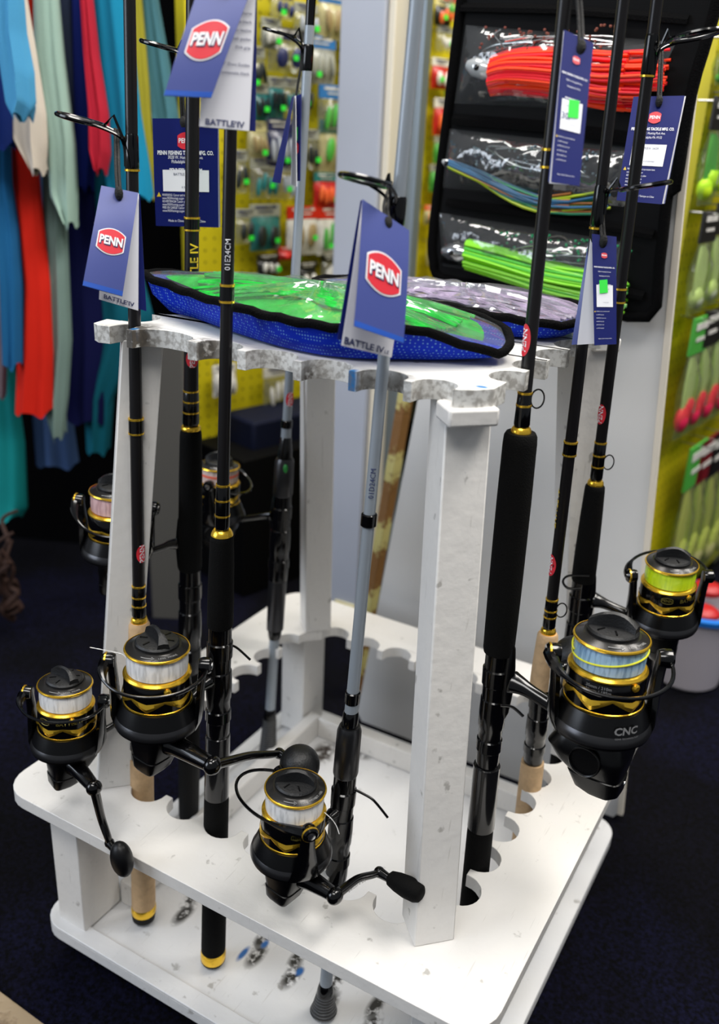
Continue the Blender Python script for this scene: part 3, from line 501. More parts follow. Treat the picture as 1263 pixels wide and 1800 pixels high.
def smoothpath(p, n=6, closed=False):
    p = [Vector(q) for q in p]; out = []; k = len(p)
    for i in range(k if closed else k - 1):
        a = p[i - 1] if (i or closed) else p[0]; b = p[i]; c = p[(i + 1) % k]; d = p[(i + 2) % k] if (closed or i + 2 < k) else p[-1]
        for j in range(n):
            t = j / n; out.append(.5 * ((2 * b) + (c - a) * t + (2 * a - 5 * b + 4 * c - d) * t * t + (3 * b - a - 3 * c + d) * t ** 3))
    if not closed: out.append(p[-1])
    return out
def text(body, size, fmap, material, parent, name='lettering', bold=.0, al='CENTER', shear=0, sx=1.0):
    cu = bpy.data.curves.new('t', 'FONT'); cu.body = body; cu.size = size; cu.align_x = al; cu.align_y = 'CENTER'; cu.offset = bold * size; cu.resolution_u = 2; cu.shear = shear
    ob = bpy.data.objects.new('t', cu); me = bpy.data.meshes.new_from_object(ob)
    bm = bmesh.new(); bm.from_mesh(me); bmesh.ops.triangulate(bm, faces=bm.faces[:])
    for v in bm.verts: v.co = fmap(v.co.x * sx, v.co.y)
    bm.to_mesh(me); bm.free(); me.materials.clear(); me.materials.append(material); me.name = name
    bpy.data.objects.remove(ob); bpy.data.curves.remove(cu)
    o = bpy.data.objects.new(name, me); COL.objects.link(o); o.parent = parent; return o

# ------------------------------------------------------------------ floor, walls (setting)
def struct(o): o['kind'] = 'structure'; return o
def carpet():
    mt = mat('navy_carpet', (12, 13, 30), .95, bump=1, bscale=700, spec=.1); nt = mt.node_tree; b = nt.nodes['Principled BSDF']; L = nt.links.new
    tc = nt.nodes.new('ShaderNodeTexCoord'); n = nt.nodes.new('ShaderNodeTexNoise'); n.inputs['Scale'].default_value = 260; n2 = nt.nodes.new('ShaderNodeTexNoise'); n2.inputs['Scale'].default_value = 4
    r = nt.nodes.new('ShaderNodeValToRGB'); r.color_ramp.elements[0].color = lin((2, 2, 5)); r.color_ramp.elements[1].color = lin((15, 16, 40)); r.color_ramp.elements[0].position = .35; r.color_ramp.elements[1].position = .75
    r2 = nt.nodes.new('ShaderNodeValToRGB'); r2.color_ramp.elements[0].color = (.45, .42, .3, 1); r2.color_ramp.elements[1].color = (1, 1, 1, 1); r2.color_ramp.elements[0].position = .42; r2.color_ramp.elements[1].position = .58
    mx = nt.nodes.new('ShaderNodeMix'); mx.data_type = 'RGBA'; mx.blend_type = 'MULTIPLY'; mx.inputs[0].default_value = 1
    L(tc.outputs['Object'], n.inputs['Vector']); L(tc.outputs['Object'], n2.inputs['Vector']); L(n.outputs['Fac'], r.inputs[0]); L(n2.outputs['Fac'], r2.inputs[0]); L(r.outputs[0], mx.inputs[6]); L(r2.outputs[0], mx.inputs[7]); L(mx.outputs[2], b.inputs['Base Color']); return mt
FZ = -.06
b = MB(); b.box((-.2, .6, FZ - .01), (5, 5, .02)); struct(b.build('floor', carpet(), smooth=0))
b = MB(); b.prism([[(-.36, -.268), (-.15, -.2755), (-.10, -.36), (-.30, -.46)]], FZ + .0005, FZ + .006)
tag(b.build('wood_plank', stripes('oak_plank', (150, 132, 106), (120, 102, 80), 90, .5, 1), smooth=0, bevel=.001), 'tan wood grain plank end on the carpet at the bottom left corner', 'plank')
def pegboard_mat():
    mt = mat('yellow_pegboard', (204, 192, 20), .5); nt = mt.node_tree; b = nt.nodes['Principled BSDF']; L = nt.links.new
    tc = nt.nodes.new('ShaderNodeTexCoord'); sp = nt.nodes.new('ShaderNodeSeparateXYZ'); L(tc.outputs['Object'], sp.inputs[0]); q = []
    for ax in (0, 2):
        mu = nt.nodes.new('ShaderNodeMath'); mu.operation = 'MULTIPLY'; mu.inputs[1].default_value = 52; fr = nt.nodes.new('ShaderNodeMath'); fr.operation = 'FRACT'; su = nt.nodes.new('ShaderNodeMath'); su.operation = 'SUBTRACT'; su.inputs[1].default_value = .5
        po = nt.nodes.new('ShaderNodeMath'); po.operation = 'POWER'; po.inputs[1].default_value = 2
        L(sp.outputs[ax], mu.inputs[0]); L(mu.outputs[0], fr.inputs[0]); L(fr.outputs[0], su.inputs[0]); L(su.outputs[0], po.inputs[0]); q.append(po)
    ad = nt.nodes.new('ShaderNodeMath'); L(q[0].outputs[0], ad.inputs[0]); L(q[1].outputs[0], ad.inputs[1])
    lt = nt.nodes.new('ShaderNodeMath'); lt.operation = 'LESS_THAN'; lt.inputs[1].default_value = .016; L(ad.outputs[0], lt.inputs[0])
    mx = nt.nodes.new('ShaderNodeMix'); mx.data_type = 'RGBA'; mx.inputs[6].default_value = lin((196, 182, 14)); mx.inputs[7].default_value = lin((110, 100, 12)); L(lt.outputs[0], mx.inputs[0]); L(mx.outputs[2], b.inputs['Base Color']); return mt
PEG = pegboard_mat()
u1 = Vector(OTH['u1']); u2 = Vector(OTH['u2'])
def board_frame(p, deg): return Matrix.Translation((p.x, p.y, 0)) @ Matrix.Rotation(rad(deg), 4, 'Z')   # local x along wall, local -y faces the aisle
LW = board_frame(u1, 74); RW = board_frame(u2, 83)
wl = MB(); wl.box((.72, .012, .85), (1.48, .024, 1.3)); wl = wl.build('wall_left', PEG, smooth=0); wl.matrix_world = LW; struct(wl)
wr = MB(); wr.box((.75, .012, .60), (1.72, .024, 1.32)); wr = wr.build('wall_right', PEG, smooth=0); wr.matrix_world = RW; struct(wr)
b = MB(); b.box((.72, -.04, .07), (1.48, .2, .26)); o = b.build('base_cabinet', mat('black_laminate', (3, 3, 4), .7, spec=.1), smooth=0, bevel=.003); o.matrix_world = LW
tag(o, 'long black base cabinet under the left yellow pegboard wall', 'cabinet')
b = MB(); v0 = u1 - Vector((.03, .0, 0)); v1 = Vector((-2.2, -.1, 0)); d = v1 - v0
b.box(((v0 + v1) / 2 + Vector((0, .06, 1.0))), (d.length, .03, 2.3), math.atan2(d.y, d.x)); struct(b.build('wall_back', mat('dark_wall', (3, 3, 4), .95, spec=.05), smooth=0))
b = MB(); b.box((-.2, 3.0, 1.0), (5, .04, 2.3)); struct(b.build('wall_far', mat('dim_wall', (70, 66, 50), .9), smooth=0))
# dark grey gondola end panel
e = [Vector(p) for p in OTH['endpanel']]; mid = (e[0] + e[1] + e[2] + e[3]) / 4; dd = e[1] - e[0]
b = MB(); b.box((mid.x, mid.y, .19), (.066, .02, .5), math.atan2(dd.y, dd.x)); tag(b.build('end_panel', mat('charcoal_panel', (74, 72, 68), .6, bump=.4, bscale=300), bevel=.002), 'dark grey end panel standing behind the tall white left post', 'panel')
# blue storage box on the ledge
b = MB(); b.box((.16, -.06, .240), (.36, .09, .09)); o = b.build('storage_bin', mat('blue_plastic', (4, 11, 36), .7, spec=.2), bevel=.006); 
o.matrix_world = LW @ Matrix.Translation((.05, 0, -.035)); tag(o, 'dark blue plastic bin on the black cabinet below the yellow wall', 'bin')
# column with outlet
colm = empty('metal_column', 'tall pale grey square column with a wall outlet near the floor', 'column', (-.345, .57, FZ))
b = MB(); b.box((-.003, 0, .75), (.07, .05, 1.5)); b.build('column_shaft', mat('grey_enamel', (172, 177, 190), .45, var=.06, vscale=8), colm, bevel=.002)
b = MB(); b.box((.0385, .005, .75), (.012, .045, 1.5)); b.build('edge_strip', mat('cream_enamel', (216, 208, 190), .5), colm, bevel=.002)
b = MB(); b.box((.058, .03, .75), (.026, .02, 1.5)); b.build('side_channel', mat('zinc_channel', (120, 132, 142), .4, .4), colm, bevel=.001)
b = MB(); b.box((.010, -.027, -.052 - FZ), (.040, .006, .056)); pl = b.build('outlet_plate', mat('ivory_plastic', (206, 196, 150), .4), colm, bevel=.002)
for zz in (.012, -.013):
    b = MB(); b.box((.004, -.031, -.052 - FZ + zz), (.0035, .002, .008)); b.box((.015, -.031, -.052 - FZ + zz), (.0035, .002, .008)); b.box((.0095, -.031, -.060 - FZ + zz), (.005, .002, .004)); b.build('outlet_slots', BLKM, pl, smooth=0)
b = MB(); b.blob((-.001, -.026, -.095 - FZ), (.006, .001, .005)); b.build('rust_spot', mat('rust', (120, 62, 30), .8), colm)
# leaning painted stick
s0, s1 = [Vector(p) for p in OTH['stick']]; dv = (s0 - s1).normalized()
a = s1 - dv * .22; c = s0 + dv * .1
M3 = dv.to_track_quat('Z', 'Y').to_matrix()
b = MB(); b.box((a + c) / 2, (.024, .012, (c - a).length), M=M3)
st = stripes('worn_yellow_paint', (196, 186, 120), (130, 92, 50), 60, .6); tag(b.build('leaning_batten', st, bevel=.001), 'worn wooden batten with flaking yellow paint leaning behind the grey board', 'batten')
# the tapered grey board behind the rack
bd = empty('easel_board', 'large pale grey tapered board standing right behind the rack', 'board', (.02, .306, FZ))
b = MB(); MZ = Matrix(((1, 0, 0, 0), (0, 0, 1, 0), (0, 1, 0, 0), (0, 0, 0, 1)))
b.prism([[(-.190, .012), (-.182, 0), (.184, 0), (.190, .010), (.136, .76), (.122, 1.02), (-.062, 1.02), (-.094, .76)]], .0, .012, MZ); b.build('panel', mat('grey_board', (216, 216, 216), .5, var=.08, vscale=5), bd, smooth=0)
b = MB(); b.tube([(.192, -.001, .01), (.1385, -.001, .76), (.1245, -.001, 1.02)], .0045, 4); b.build('edge_trim', mat('cream_trim', (222, 214, 200), .5), bd)
# bucket
bx = Vector(OTH['bucket'][0]); bu = empty('plastic_tub', 'white plastic tub with a blue rim on the carpet at right, red lures inside', 'tub', (bx.x, bx.y + .03, FZ))
b = MB(); b.lathe([(.001, .002), (.044, 0), (.05, .006), (.068, .135), (.066, .135), (.048, .01), (.001, .008)], cap=False, n=40); b.build('body', mat('white_plastic', (196, 190, 200), .4), bu)
b = MB(); b.lathe([(.066, .128), (.074, .130), (.075, .138), (.066, .140)], cap=False, n=40); b.build('rim', mat('blue_rim', (28, 110, 200), .35), bu)
for k, wh in enumerate(('left', 'near', 'far')):
    a = (3.3, 5.0, 1.5)[k]; b = MB(); b.blob((.033 * math.cos(a), .033 * math.sin(a), .125 + .01 * (k % 3)), (.026, .022, .012)); tag(b.build('red_lure', mat('red_lure', (176, 16, 22), .45), None), 'red lure bundle at the %s side inside the white tub' % wh, 'lure', 'red lures in the white tub').location = bu.location

# ------------------------------------------------------------------ clothes
b = MB(); h0 = Vector(GARM[0][1][0][:2] + (0,)); b.tube([(-1.25, -.08, .94), (-.42, .58, .94)], .008, 12); rl = b.build('clothes_rail', STEEL); tag(rl, 'steel clothes rail above the hanging shirts', 'rail')
def fabric(name, col):
    return mat('fabric_' + name, col, .9, bump=.6, bscale=500, var=.14, vscale=9, spec=.15)
for gi, (nm, rows, col, lab) in enumerate(GARM):
    t = empty('hanging_garment', lab, 'garment', (rows[0][0], rows[0][1], FZ)); t['group'] = 'clothes on the rail'
    rows = [list(r) for r in rows]
    r0 = rows[0]; top = [(r0[0] * .75 + r0[2] * .25), (r0[1] * .75 + r0[3] * .25), (r0[0] * .25 + r0[2] * .75), (r0[1] * .25 + r0[3] * .75), .935]
    cx, cy = (r0[0] + r0[2]) / 2, (r0[1] + r0[3]) / 2
    rows = [top] + rows; P = []
    for i in range(len(rows) - 1):
        for j in range(6):
            q = j / 6; P.append([rows[i][k] * (1 - q) + rows[i + 1][k] * q for k in range(5)])
    P.append(rows[-1]); N = 36; rs = []; ph = gi * 1.7
    for i, (lx, ly, rx_, ry_, z) in enumerate(P):
        L = Vector((lx, ly, z)); Rr = Vector((rx_, ry_, z)); c = (L + Rr) / 2; hx = (Rr - L) / 2; hw = max(hx.length, .002); dx = hx.normalized(); dn = Vector((-dx.y, dx.x, 0)); th = .016 + .012 * i / len(P)
        f = i / len(P); ring = []
        for k in range(N):
            a = k * math.tau / N; fold = 1 + .16 * math.sin(5 * a + ph + f * 2.2) * (.4 + f) + .08 * math.sin(9 * a + ph * 2)
            ring.append(c + dx * hw * math.cos(a) * (1 + .05 * math.sin(7 * a + ph)) + dn * th * math.sin(a) * fold + Vector((0, 0, .006 * math.sin(4 * a + ph) * f)))
        rs.append(ring)
    b = MB(); b.rings(rs, cap=False); o = b.build('cloth_body', fabric(nm.replace(' ', '_') + str(gi), col), t, smooth=80); o.matrix_parent_inverse = Matrix.Translation(-t.location)
    # inner fold seen past the hem
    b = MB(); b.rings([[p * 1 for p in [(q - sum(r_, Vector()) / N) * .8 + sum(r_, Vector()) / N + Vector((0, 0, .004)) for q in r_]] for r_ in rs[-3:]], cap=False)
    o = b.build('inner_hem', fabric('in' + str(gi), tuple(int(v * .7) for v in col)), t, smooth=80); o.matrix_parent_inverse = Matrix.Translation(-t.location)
# dry branches under the clothes
br = empty('driftwood_bundle', 'reddish brown twisted driftwood on the floor under the turquoise garment', 'driftwood', (-.78, .18, FZ))
for k in range(16):
    a = random.uniform(0, math.tau); x = random.uniform(-.06, .03); p = [(x, random.uniform(-.02, .05), random.uniform(0.02, .08))]
    for j in range(5): p.append((p[-1][0] + random.uniform(-.022, .022), p[-1][1] + random.uniform(-.02, .02), p[-1][2] + random.uniform(.008, .04)))
    b = MB(); b.tube(smoothpath(p, 4), [.005 * (1 - .7 * i / 20) + .001 for i in range(21)], 7); b.build('branch', mat('driftwood', (52, 26, 14), .8, bump=.6, bscale=150, var=.4, vscale=40), br)
# ------------------------------------------------------------------ packages on the pegboards
PC = dict(navy=(22, 32, 84), blue=(36, 110, 178), grey=(150, 152, 142), teal=(30, 112, 112), red=(196, 30, 24), orange=(232, 104, 50), black=(16, 16, 16), yellow=(214, 206, 150), white=(214, 212, 206),
          kraft=(176, 168, 122), green=(70, 160, 60), dark=(26, 34, 34), tan=(150, 130, 90), silver=(170, 176, 186), chartreuse=(196, 236, 30), clearish=(190, 200, 170), pink=(226, 40, 84), yellowish=(198, 196, 130), clear=(200, 204, 196), darkred=(110, 14, 24))
def pm(n): return mat('pack_' + n, PC[n], .4)
hookm = mat('hook_chrome', (150, 150, 150), .3, .9)
hooks = {}
def pack(M, u, z, w_, h_, hc, bc, cc, lab, wall, k, lure=False):
    t = empty('lure_pack' if lure else 'hang_pack', lab, 'pack'); t.matrix_world = M @ Matrix.Translation((u, -.030, z + h_ / 2)); t['group'] = 'packs on the right yellow wall' if lure else 'packs on the left yellow wall'
    ax = random.uniform(-.05, .05)
    hh = h_ * (.26 if not lure else .3)
    b = MB(); b.box((0, 0, -hh / 2), (w_, .004, hh)); hd = b.build('header_card', pm(hc), t, bevel=.0006)
    b = MB(); b.box((0, -.0026, -hh * .25), (w_ * .7, .0008, hh * .18)); b.box((0, -.0026, -hh * .6), (w_ * .5, .0008, hh * .1)); b.build('printed_bars', pm('white' if hc not in ('white', 'yellow', 'grey') else 'navy'), hd, smooth=0)
    # pouch, puffed in the middle
    bw, bh = w_ / 2, (h_ - hh); rs = []
    for i in range(7):
        f = i / 6; zz = -hh - bh * f; th = .002 + (.010 if not lure else .012) * math.sin(math.pi * min(1, f * 1.05)) ; rs.append([Vector((bw * math.cos(a) * (1 if abs(math.cos(a)) > .5 else 1), th * math.sin(a), zz)) for a in (j * math.tau / 14 for j in range(14))])
    b = MB(); b.rings(rs); b.build('pouch', (POLYL if lure else POLY) if bc == 'clear' else mat('pouch_' + bc, PC[bc], .3, bump=.8, bscale=120, var=.35, vscale=60, coat=.3), t, smooth=60)
    c = cc
    if lure:
        b = MB(); nb = {'pink': 2, 'chartreuse': 2, 'yellowish': 2}.get(c, 1)
        low = -hh - bh * .78
        for q in range(nb): b.blob(((q - (nb - 1) / 2) * w_ * .3, 0, low + .01 * q), (w_ * .3, .009, bh * .16))
        b.build('bait_head', pm(c), t)
        b = MB()
        for q in range(6): x = (q - 2.5) * w_ * .12; b.tube([(x * .6, .002, -hh - .004), (x, 0, -hh - bh * .4), (x * .8, 0, low)], .0022, 5)
        b.build('bait_skirt', pm({'pink': 'clearish', 'chartreuse': 'green'}.get(c, c)), t)
        b = MB(); b.tube([(0, 0, -hh), (.004, -.012, -hh - bh * .3), (0, -.012, -hh - bh * .7)], .0012, 5); b.build('wire_leader', STEEL, t)
    else:
        n = random.choice((2, 3, 4)); b = MB()
        for q in range(n):
            b.blob(((q - (n - 1) / 2) * w_ * .8 / n, -.010, -hh - bh * random.uniform(.4, .6)), (w_ * .3 / n, .005, bh * .33), M=Matrix.Rotation(random.uniform(-.2, .2), 3, 'Y'))
        b.build('bait', pm(c), t)
        b = MB(); b.box((w_ * random.choice((-.2, .1, .24)), -.0165, -h_ * random.uniform(.62, .85)), (.010, .0006, .008)); b.build('price_sticker', GREENS, t, smooth=0)
    b = MB(); b.tube([(0, .03, -.004), (0, -.02, -.004), (0, -.026, .002)], .0012, 6); b.build('hang_hook', hookm, t)
    t['k'] = 1; del t['k']
for i, e in enumerate(LPACK): pack(LW, e[0], e[1], e[2], e[3], e[4], e[5], e[6], e[7], wl, i)
for i, e in enumerate(RPACK): pack(RW, e[0], e[1], e[2], e[3], e[4], e[5], e[6], e[7], wr, i, True)

# ------------------------------------------------------------------ the white rack
ZM, ZT = .1605, .5769
rack = empty('rod_rack', 'white painted square wooden rack with three levels and scalloped edges', 'rack', (0, 0, FZ))
def addr(b, name, material, **k):
    o = b.build(name, material, rack, **k); o.matrix_parent_inverse = Matrix.Translation((0, 0, -FZ)); return o
def rsq(h, r, n=6, hy=None):
    hy = hy or h; out = []
    for cx, cy, a0 in ((h - r, -hy + r, -90), (h - r, hy - r, 0), (-h + r, hy - r, 90), (-h + r, -hy + r, 180)):
        for i in range(n + 1): a = rad(a0 + 90 * i / n); out.append((cx + r * math.cos(a), cy + r * math.sin(a)))
    return out
def side_pts(H, centers, r, inward, depth=0, straight=.0):
    # one side along +x at y=-H (going +x), with arcs cut; inward=+1 cuts toward +y
    pts = []
    for c in centers:
        for i in range(13):
            a = math.pi - math.pi * i / 12; pts.append((c + r * math.cos(a), -H + inward * (depth * (1 if 0 < i < 12 else 0) + r * math.sin(a))))
    return pts
def four(pts_x):  # rotate a side chain about z four times
    out = []
    for k in range(4):
        a = k * math.pi / 2; c, s = math.cos(a), math.sin(a); out += [(x * c - y * s, x * s + y * c) for x, y in pts_x]
    return out
# mid shelf: inner opening half .163 with notches reaching .182
cm = [-.1225 + .0421 * k for k in range(7)]
inner = four([(-.148, -.163)] + side_pts(.1645, [c for c in cm], .0172, -1, .002))
shelf = MB(); shelf.prism([rsq(.2376, .028), inner], ZM - .0125, ZM); addr(shelf, 'shelf', M_white, bevel=.0012)
# base: outer frame board plus recessed inner panel, rails at the back
b = MB(); b.prism([rsq(.2236, .026)], -.014, -.003); addr(b, 'base_panel', M_base, smooth=35)
b = MB(); b.prism([rsq(.2236, .026), list(reversed(rsq(.2055, .002, 1)))], -.0029, 0); addr(b, 'base_frame', M_base, bevel=.0008)
b = MB(); b.box((-.163, .008, .0115), (.016, .348, .028)); addr(b, 'back_rail', M_white, bevel=.0015)
b = MB(); b.box((.022, .182, .0115), (.354, .016, .028)); addr(b, 'back_rail', M_white, bevel=.0015)
for sx in (-1, 1):
    for sy in (-1, 1):
        b = MB(); b.lathe([(.012, -.046), (.012, -.002)], (sx * .17, sy * .17, -.013)); addr(b, 'foot', BLKM)
        b = MB(); b.box((sx * .189, sy * .189, (ZM - .0125) / 2 - .0005), (.034, .048, ZM - .0125 + .001)); addr(b, 'leg', M_white, bevel=.0012)
        # posts: square section turned 45 degrees, splayed
        p0 = Vector((sx * .1615, sy * .1715, ZM)); p1 = Vector((.130 if sx > 0 else -.147, sy * .124 if sy < 0 else .135, ZT - .012)); dv = p1 - p0
        b = MB(); rs = []
        for p in (p0, p1): rs.append([Vector((p.x + .0225 * math.cos(rad(a)), p.y + .0225 * math.sin(rad(a)), p.z)) for a in (-90, 0, 90, 180)])
        b.rings(rs); addr(b, 'post', M_white, bevel=.0012)
# top plate
def arcs(cs):
    out = []
    for c, r in cs: out += [(c - r, -.158)] + [(c + r * math.cos(math.pi - math.pi * i / 12), -.158 + .0015 + .0165 * math.sin(math.pi * i / 12) ** .8) for i in range(13)] + [(c + r, -.158)]
    return out
front = [(-.170, -.138), (-.166, -.156), (-.158, -.160), (-.150, -.158)] + arcs([(-.1395, .0085), (-.0985, .0265), (-.0455, .0180), (0, .0198), (.0450, .0184), (.0870, .0172), (.1245, .0146)]) + [(.1385, -.158), (.150, -.150), (.158, -.1395)]
other = arcs([(-.101, .0170), (-.0590, .0172), (-.0150, .0195), (.0300, .0185), (.0740, .0185), (.1170, .0175)]) + [(.1385, -.158), (.150, -.150)]
def rot_(pts, k): a = k * math.pi / 2; c, s_ = math.cos(a), math.sin(a); return [(x * c - y * s_, x * s_ + y * c) for x, y in pts]
b = MB(); b.prism([front + rot_([(-.1395, -.158)] + other, 1)[1:] + rot_([(-.1395, -.158)] + other, 2) + rot_([(-.1395, -.158)] + other[:-2] + [(.136, -.158)], 3)], ZT - .0135, ZT); addr(b, 'top_plate', M_top, bevel=.002)
for sx, sy in ((1, -1), (1, 1), (-1, 1)):
    b = MB(); b.box((sx * .143, sy * .143, ZT - .0175), (.034, .026, .012), rad(45 * sx * -sy)); addr(b, 'corner_block', M_white, bevel=.002)

# ------------------------------------------------------------------ rods
RODNAME = dict(r1=('fishing_rod', 'black rod with cork grip in the leftmost notch, before the left post'), r3=('fishing_rod', 'black rod with foam grips and gold butt ring, second from left in the front row'),
  g=('fishing_rod', 'pale silver grey rod in the middle of the front side'), R1=('fishing_rod', 'thick black rod with long foam grip right of the front post'),
  R2=('fishing_rod', 'slim black rod with cork grips and yellow lettering behind the thick foam rod'), R3=('fishing_rod', 'black rod with foam grip at the back of the right side, chartreuse reel'),
  A=('fishing_rod', 'black rod with thick foam grip on the rear left side, yellow lettering low on it'), B=('fishing_rod', 'silver rod on the rear left side with gunmetal grips'))
def rodfun(k):
    a, b_ = Vector(LN[k][0]), Vector(LN[k][1]); d = b_ - a
    return lambda z: a + d * z
def guide(parent, f, zf, zr, az, dist, R, mat_=None):
    A_ = rad(az); out = Vector((math.cos(A_), math.sin(A_), 0)); lat = Vector((-out.y, out.x, 0)); rp = f(zf); cen = f(zr) + out * dist
    nrm = (Vector((0, 0, 1)) - out * .22).normalized(); e1 = (out - nrm * out.dot(nrm)).normalized(); e2 = nrm.cross(e1)
    b = MB(); base = f(zf) + out * .004
    for s in (-1, 1):
        b.tube(smoothpath([f(zf - .012) + out * .0045 + lat * s * .001, f(zf + .002) + out * .005 + lat * s * .002, f((zf + zr) / 2) + out * (dist * .25) + lat * s * .006, cen - e1 * R * .6 + e2 * s * R * .8, cen + e2 * s * R], 5), .0011, 6)
    b.tube([f(zf + .004) + out * .005, f(zr + .004) + out * dist * .35, cen - e1 * R], .0011, 6)
    g = b.build('guide', BLK, parent)
    b = MB()
    pts = [cen + (e1 * math.cos(t) + e2 * math.sin(t)) * R for t in (i * math.tau / 40 for i in range(40))]; b.tube(pts, .0017, 8, closed=True); b.build('guide_ring', BLK, g)
    b = MB(); pts = [cen + (e1 * math.cos(t) + e2 * math.sin(t)) * (R - .0016) for t in (i * math.tau / 40 for i in range(40))]; b.tube(pts, .0010, 6, closed=True); b.build('ring_insert', GUN, g)
    return cen
def on_rod(f, z, r, az):
    # mapping: text x runs up the rod, text y around it
    A_ = rad(az)
    def fm(x, y):
        p = f(z + x); a = A_ + -y / r; return p + Vector((math.cos(a), math.sin(a), 0)) * (r + .0002)
    return fm
rods = {}
for k in ('r1', 'r3', 'g', 'R1', 'R2', 'R3', 'A', 'B'):
    f = rodfun(k); base = f(0); t = empty(RODNAME[k][0], RODNAME[k][1], 'fishing rod', tuple(base)); t['group'] = 'fishing rods in the rack'; rods[k] = (t, f)
    inv = Matrix.Translation(-base)
    class PB(MB):
        def build(s, *a_, **k_):
            k_['T'] = inv; return MB.build(s, *a_, **k_)
    rings_ = []
    for (part, z0, z1, r0, r1, mm) in ROD[k]:
        b = PB(); L_ = f(z1) - f(z0); n = 28; z0b = z0 + (.001 if part == 'butt_cap' or part == 'butt_grip' else 0)
        rs = []; steps = [0, 1]
        ease = min(.0016, (z1 - z0) * .2); tot = z1 - z0
        if part in ('reel_seat',):
            prof = [(0, .96), (.03, 1.0), (.14, 1.0), (.15, 1.10), (.24, 1.08), (.25, .98), (.34, 1.0), (.36, 1.08), (.48, 1.10), (.60, 1.06), (.61, .97), (.72, .98), (.73, 1.08), (.86, 1.1), (.87, .98), (1, .97)]
        elif part in ('fore_grip',) and mm == 'foam': prof = [(0, .97), (.02, 1.02), (.3, 1.05), (.7, 1.04), (.955, 1.0), (.985, .97), (1, .86)]
        elif part == 'fore_grip': prof = [(0, 1.0), (.3, 1.03), (.85, .99), (.96, .97), (1, .84)]
        elif part == 'butt_cap': prof = [(0, .75), (.2, .95), (1, 1)]
        elif part == 'butt_grip': prof = [(0, .8), (.08, 1.0), (.4, .95), (1, 1)]
        elif part == 'rear_grip': prof = [(0, .99), (.02, 1.0), (.97, 1.0), (1, .97)]
        elif part == 'reel_seat_sleeve': prof = [(0, 1), (.99, 1), (1, .93)]
        elif part == 'thread_wrap': prof = [(0, .86), (.08, 1.0), (.92, 1.0), (1, .86)]
        elif part == 'winding_check': prof = [(0, 1), (.3, 1.05), (.9, 1), (1, .9)]
        elif part == 'reel_seat_hood': prof = [(0, .94), (.05, 1.0), (.9, 1.0), (1, .85)]
        elif part == 'gold_ring': prof = [(0, .97), (.25, 1.02), (.75, 1.02), (1, .95)]
        else: prof = [(0, 1), (1, 1)]
        for fr, mu in prof:
            z = z0b + (z1 - z0b) * fr; r = (r0 + (r1 - r0) * fr) * mu; p = f(z); rs.append([p + Vector((math.cos(a), math.sin(a), 0)) * r for a in (i * math.tau / n for i in range(n))])
        b.rings(rs); b.build(part, RM[mm], t)
    for z in RINGS[k]:
        r = .004
        for (part, z0, z1, r0, r1, mm) in ROD[k]:
            if z0 - .004 <= z <= z1 + .004: r = max(r, r0 + (r1 - r0) * min(1, max(0, (z - z0) / max(1e-6, z1 - z0))))
        b = PB(); b.lathe([(r - .0005, -.0009), (r + .0003, -.0007), (r + .0003, .0007), (r - .0005, .0009)], f(z), n=24); b.build('gold_winding', GOLD, t)
    rods[k] = (t, f, PB)
GA = dict(r1=(-150, .036, .0165), g=(-115, .026, .0150), A=(-165, .028, .0150), B=(-170, .030, .0150), R2=(5, .030, .0165), R3=(5, .030, .0180))
for k, (az, dist, R) in GA.items():
    t, f, PB = rods[k]; off = Vector(t.location); f2 = (lambda ff, oo: (lambda z: ff(z) - oo))(f, off); guide(t, f2, GUIDE[k][0], GUIDE[k][1], az, dist, R)
# hook keepers: small wire loops near the grips
for k, key in (('R1', 'hookR1'), ('R2', 'hookR2'), ('R3', 'hookR3')):
    t, f, PB = rods[k]; c = f(MISC[key]) - t.location; o_ = Vector((.86, .5, 0)); rr = .0052; b = MB()
    b.tube([c + o_ * (.0045 + rr * (1 + math.cos(a)) * .9) + Vector((0, 0, rr * math.sin(a) * 1.3)) for a in (i * math.tau / 20 for i in range(20))], .0006, 6, closed=True); b.build('hook_keeper', BLK, t)
# lettering and logos on the blanks
def rodtext(k, key, s, size, r, az, m_, bold=0, sx=1.0):
    t, f, PB = rods[k]; off = Vector(t.location); fm = on_rod(lambda z: f(z) - off, MISC[key], r, az); text(s, size, fm, m_, t, 'lettering', bold, sx=sx)
def rodlogo(k, key, r, az, L_=.018, W_=.009):
    t, f, PB = rods[k]; off = Vector(t.location); fm = on_rod(lambda z: f(z) - off, MISC[key], r, az); b = MB(); n = 24
    pts = [fm(L_ / 2 * math.cos(i * math.tau / n), W_ / 2 * math.sin(i * math.tau / n)) for i in range(n)]; b.add([fm(0, 0)] + pts, [(0, i + 1, (i + 1) % n + 1) for i in range(n)]); lg = b.build('red_logo', RED, t, smooth=0)
    fm2 = on_rod(lambda z: f(z) - off, MISC[key], r + .0002, az); text('PENN', .0062, fm2, PRW, lg, 'lettering', .02)
CAZ = -52
rodtext('r3', 't01E', '01E24CM', .0052, .0049, CAZ, PRW); rodtext('g', 't01D', '01D24CM', .0052, .0047, CAZ - 8, PRN)
rodtext('A', 'batA', 'BATTLE IV', .0100, .0069, -28, YEL, .02, 1.0); rodlogo('A', 'logoA', .0071, -40, .016, .012)
rodlogo('R1', 'logoR1', .0051, -120, .022, .009); rodlogo('R2', 'logoR2', .0051, -130, .02, .010); rodlogo('R3', 'logoR3', .0052, -110, .018, .009)
rodtext('R2', 'batR2', 'BATTLE IV', .0075, .0051, -150, YEL, .02); rodlogo('B', 'logoB', .0053, -30, .016, .010); rodlogo('r1', 'logor1', .0055, -10, .016, .010)
t = rods['r1'][0]

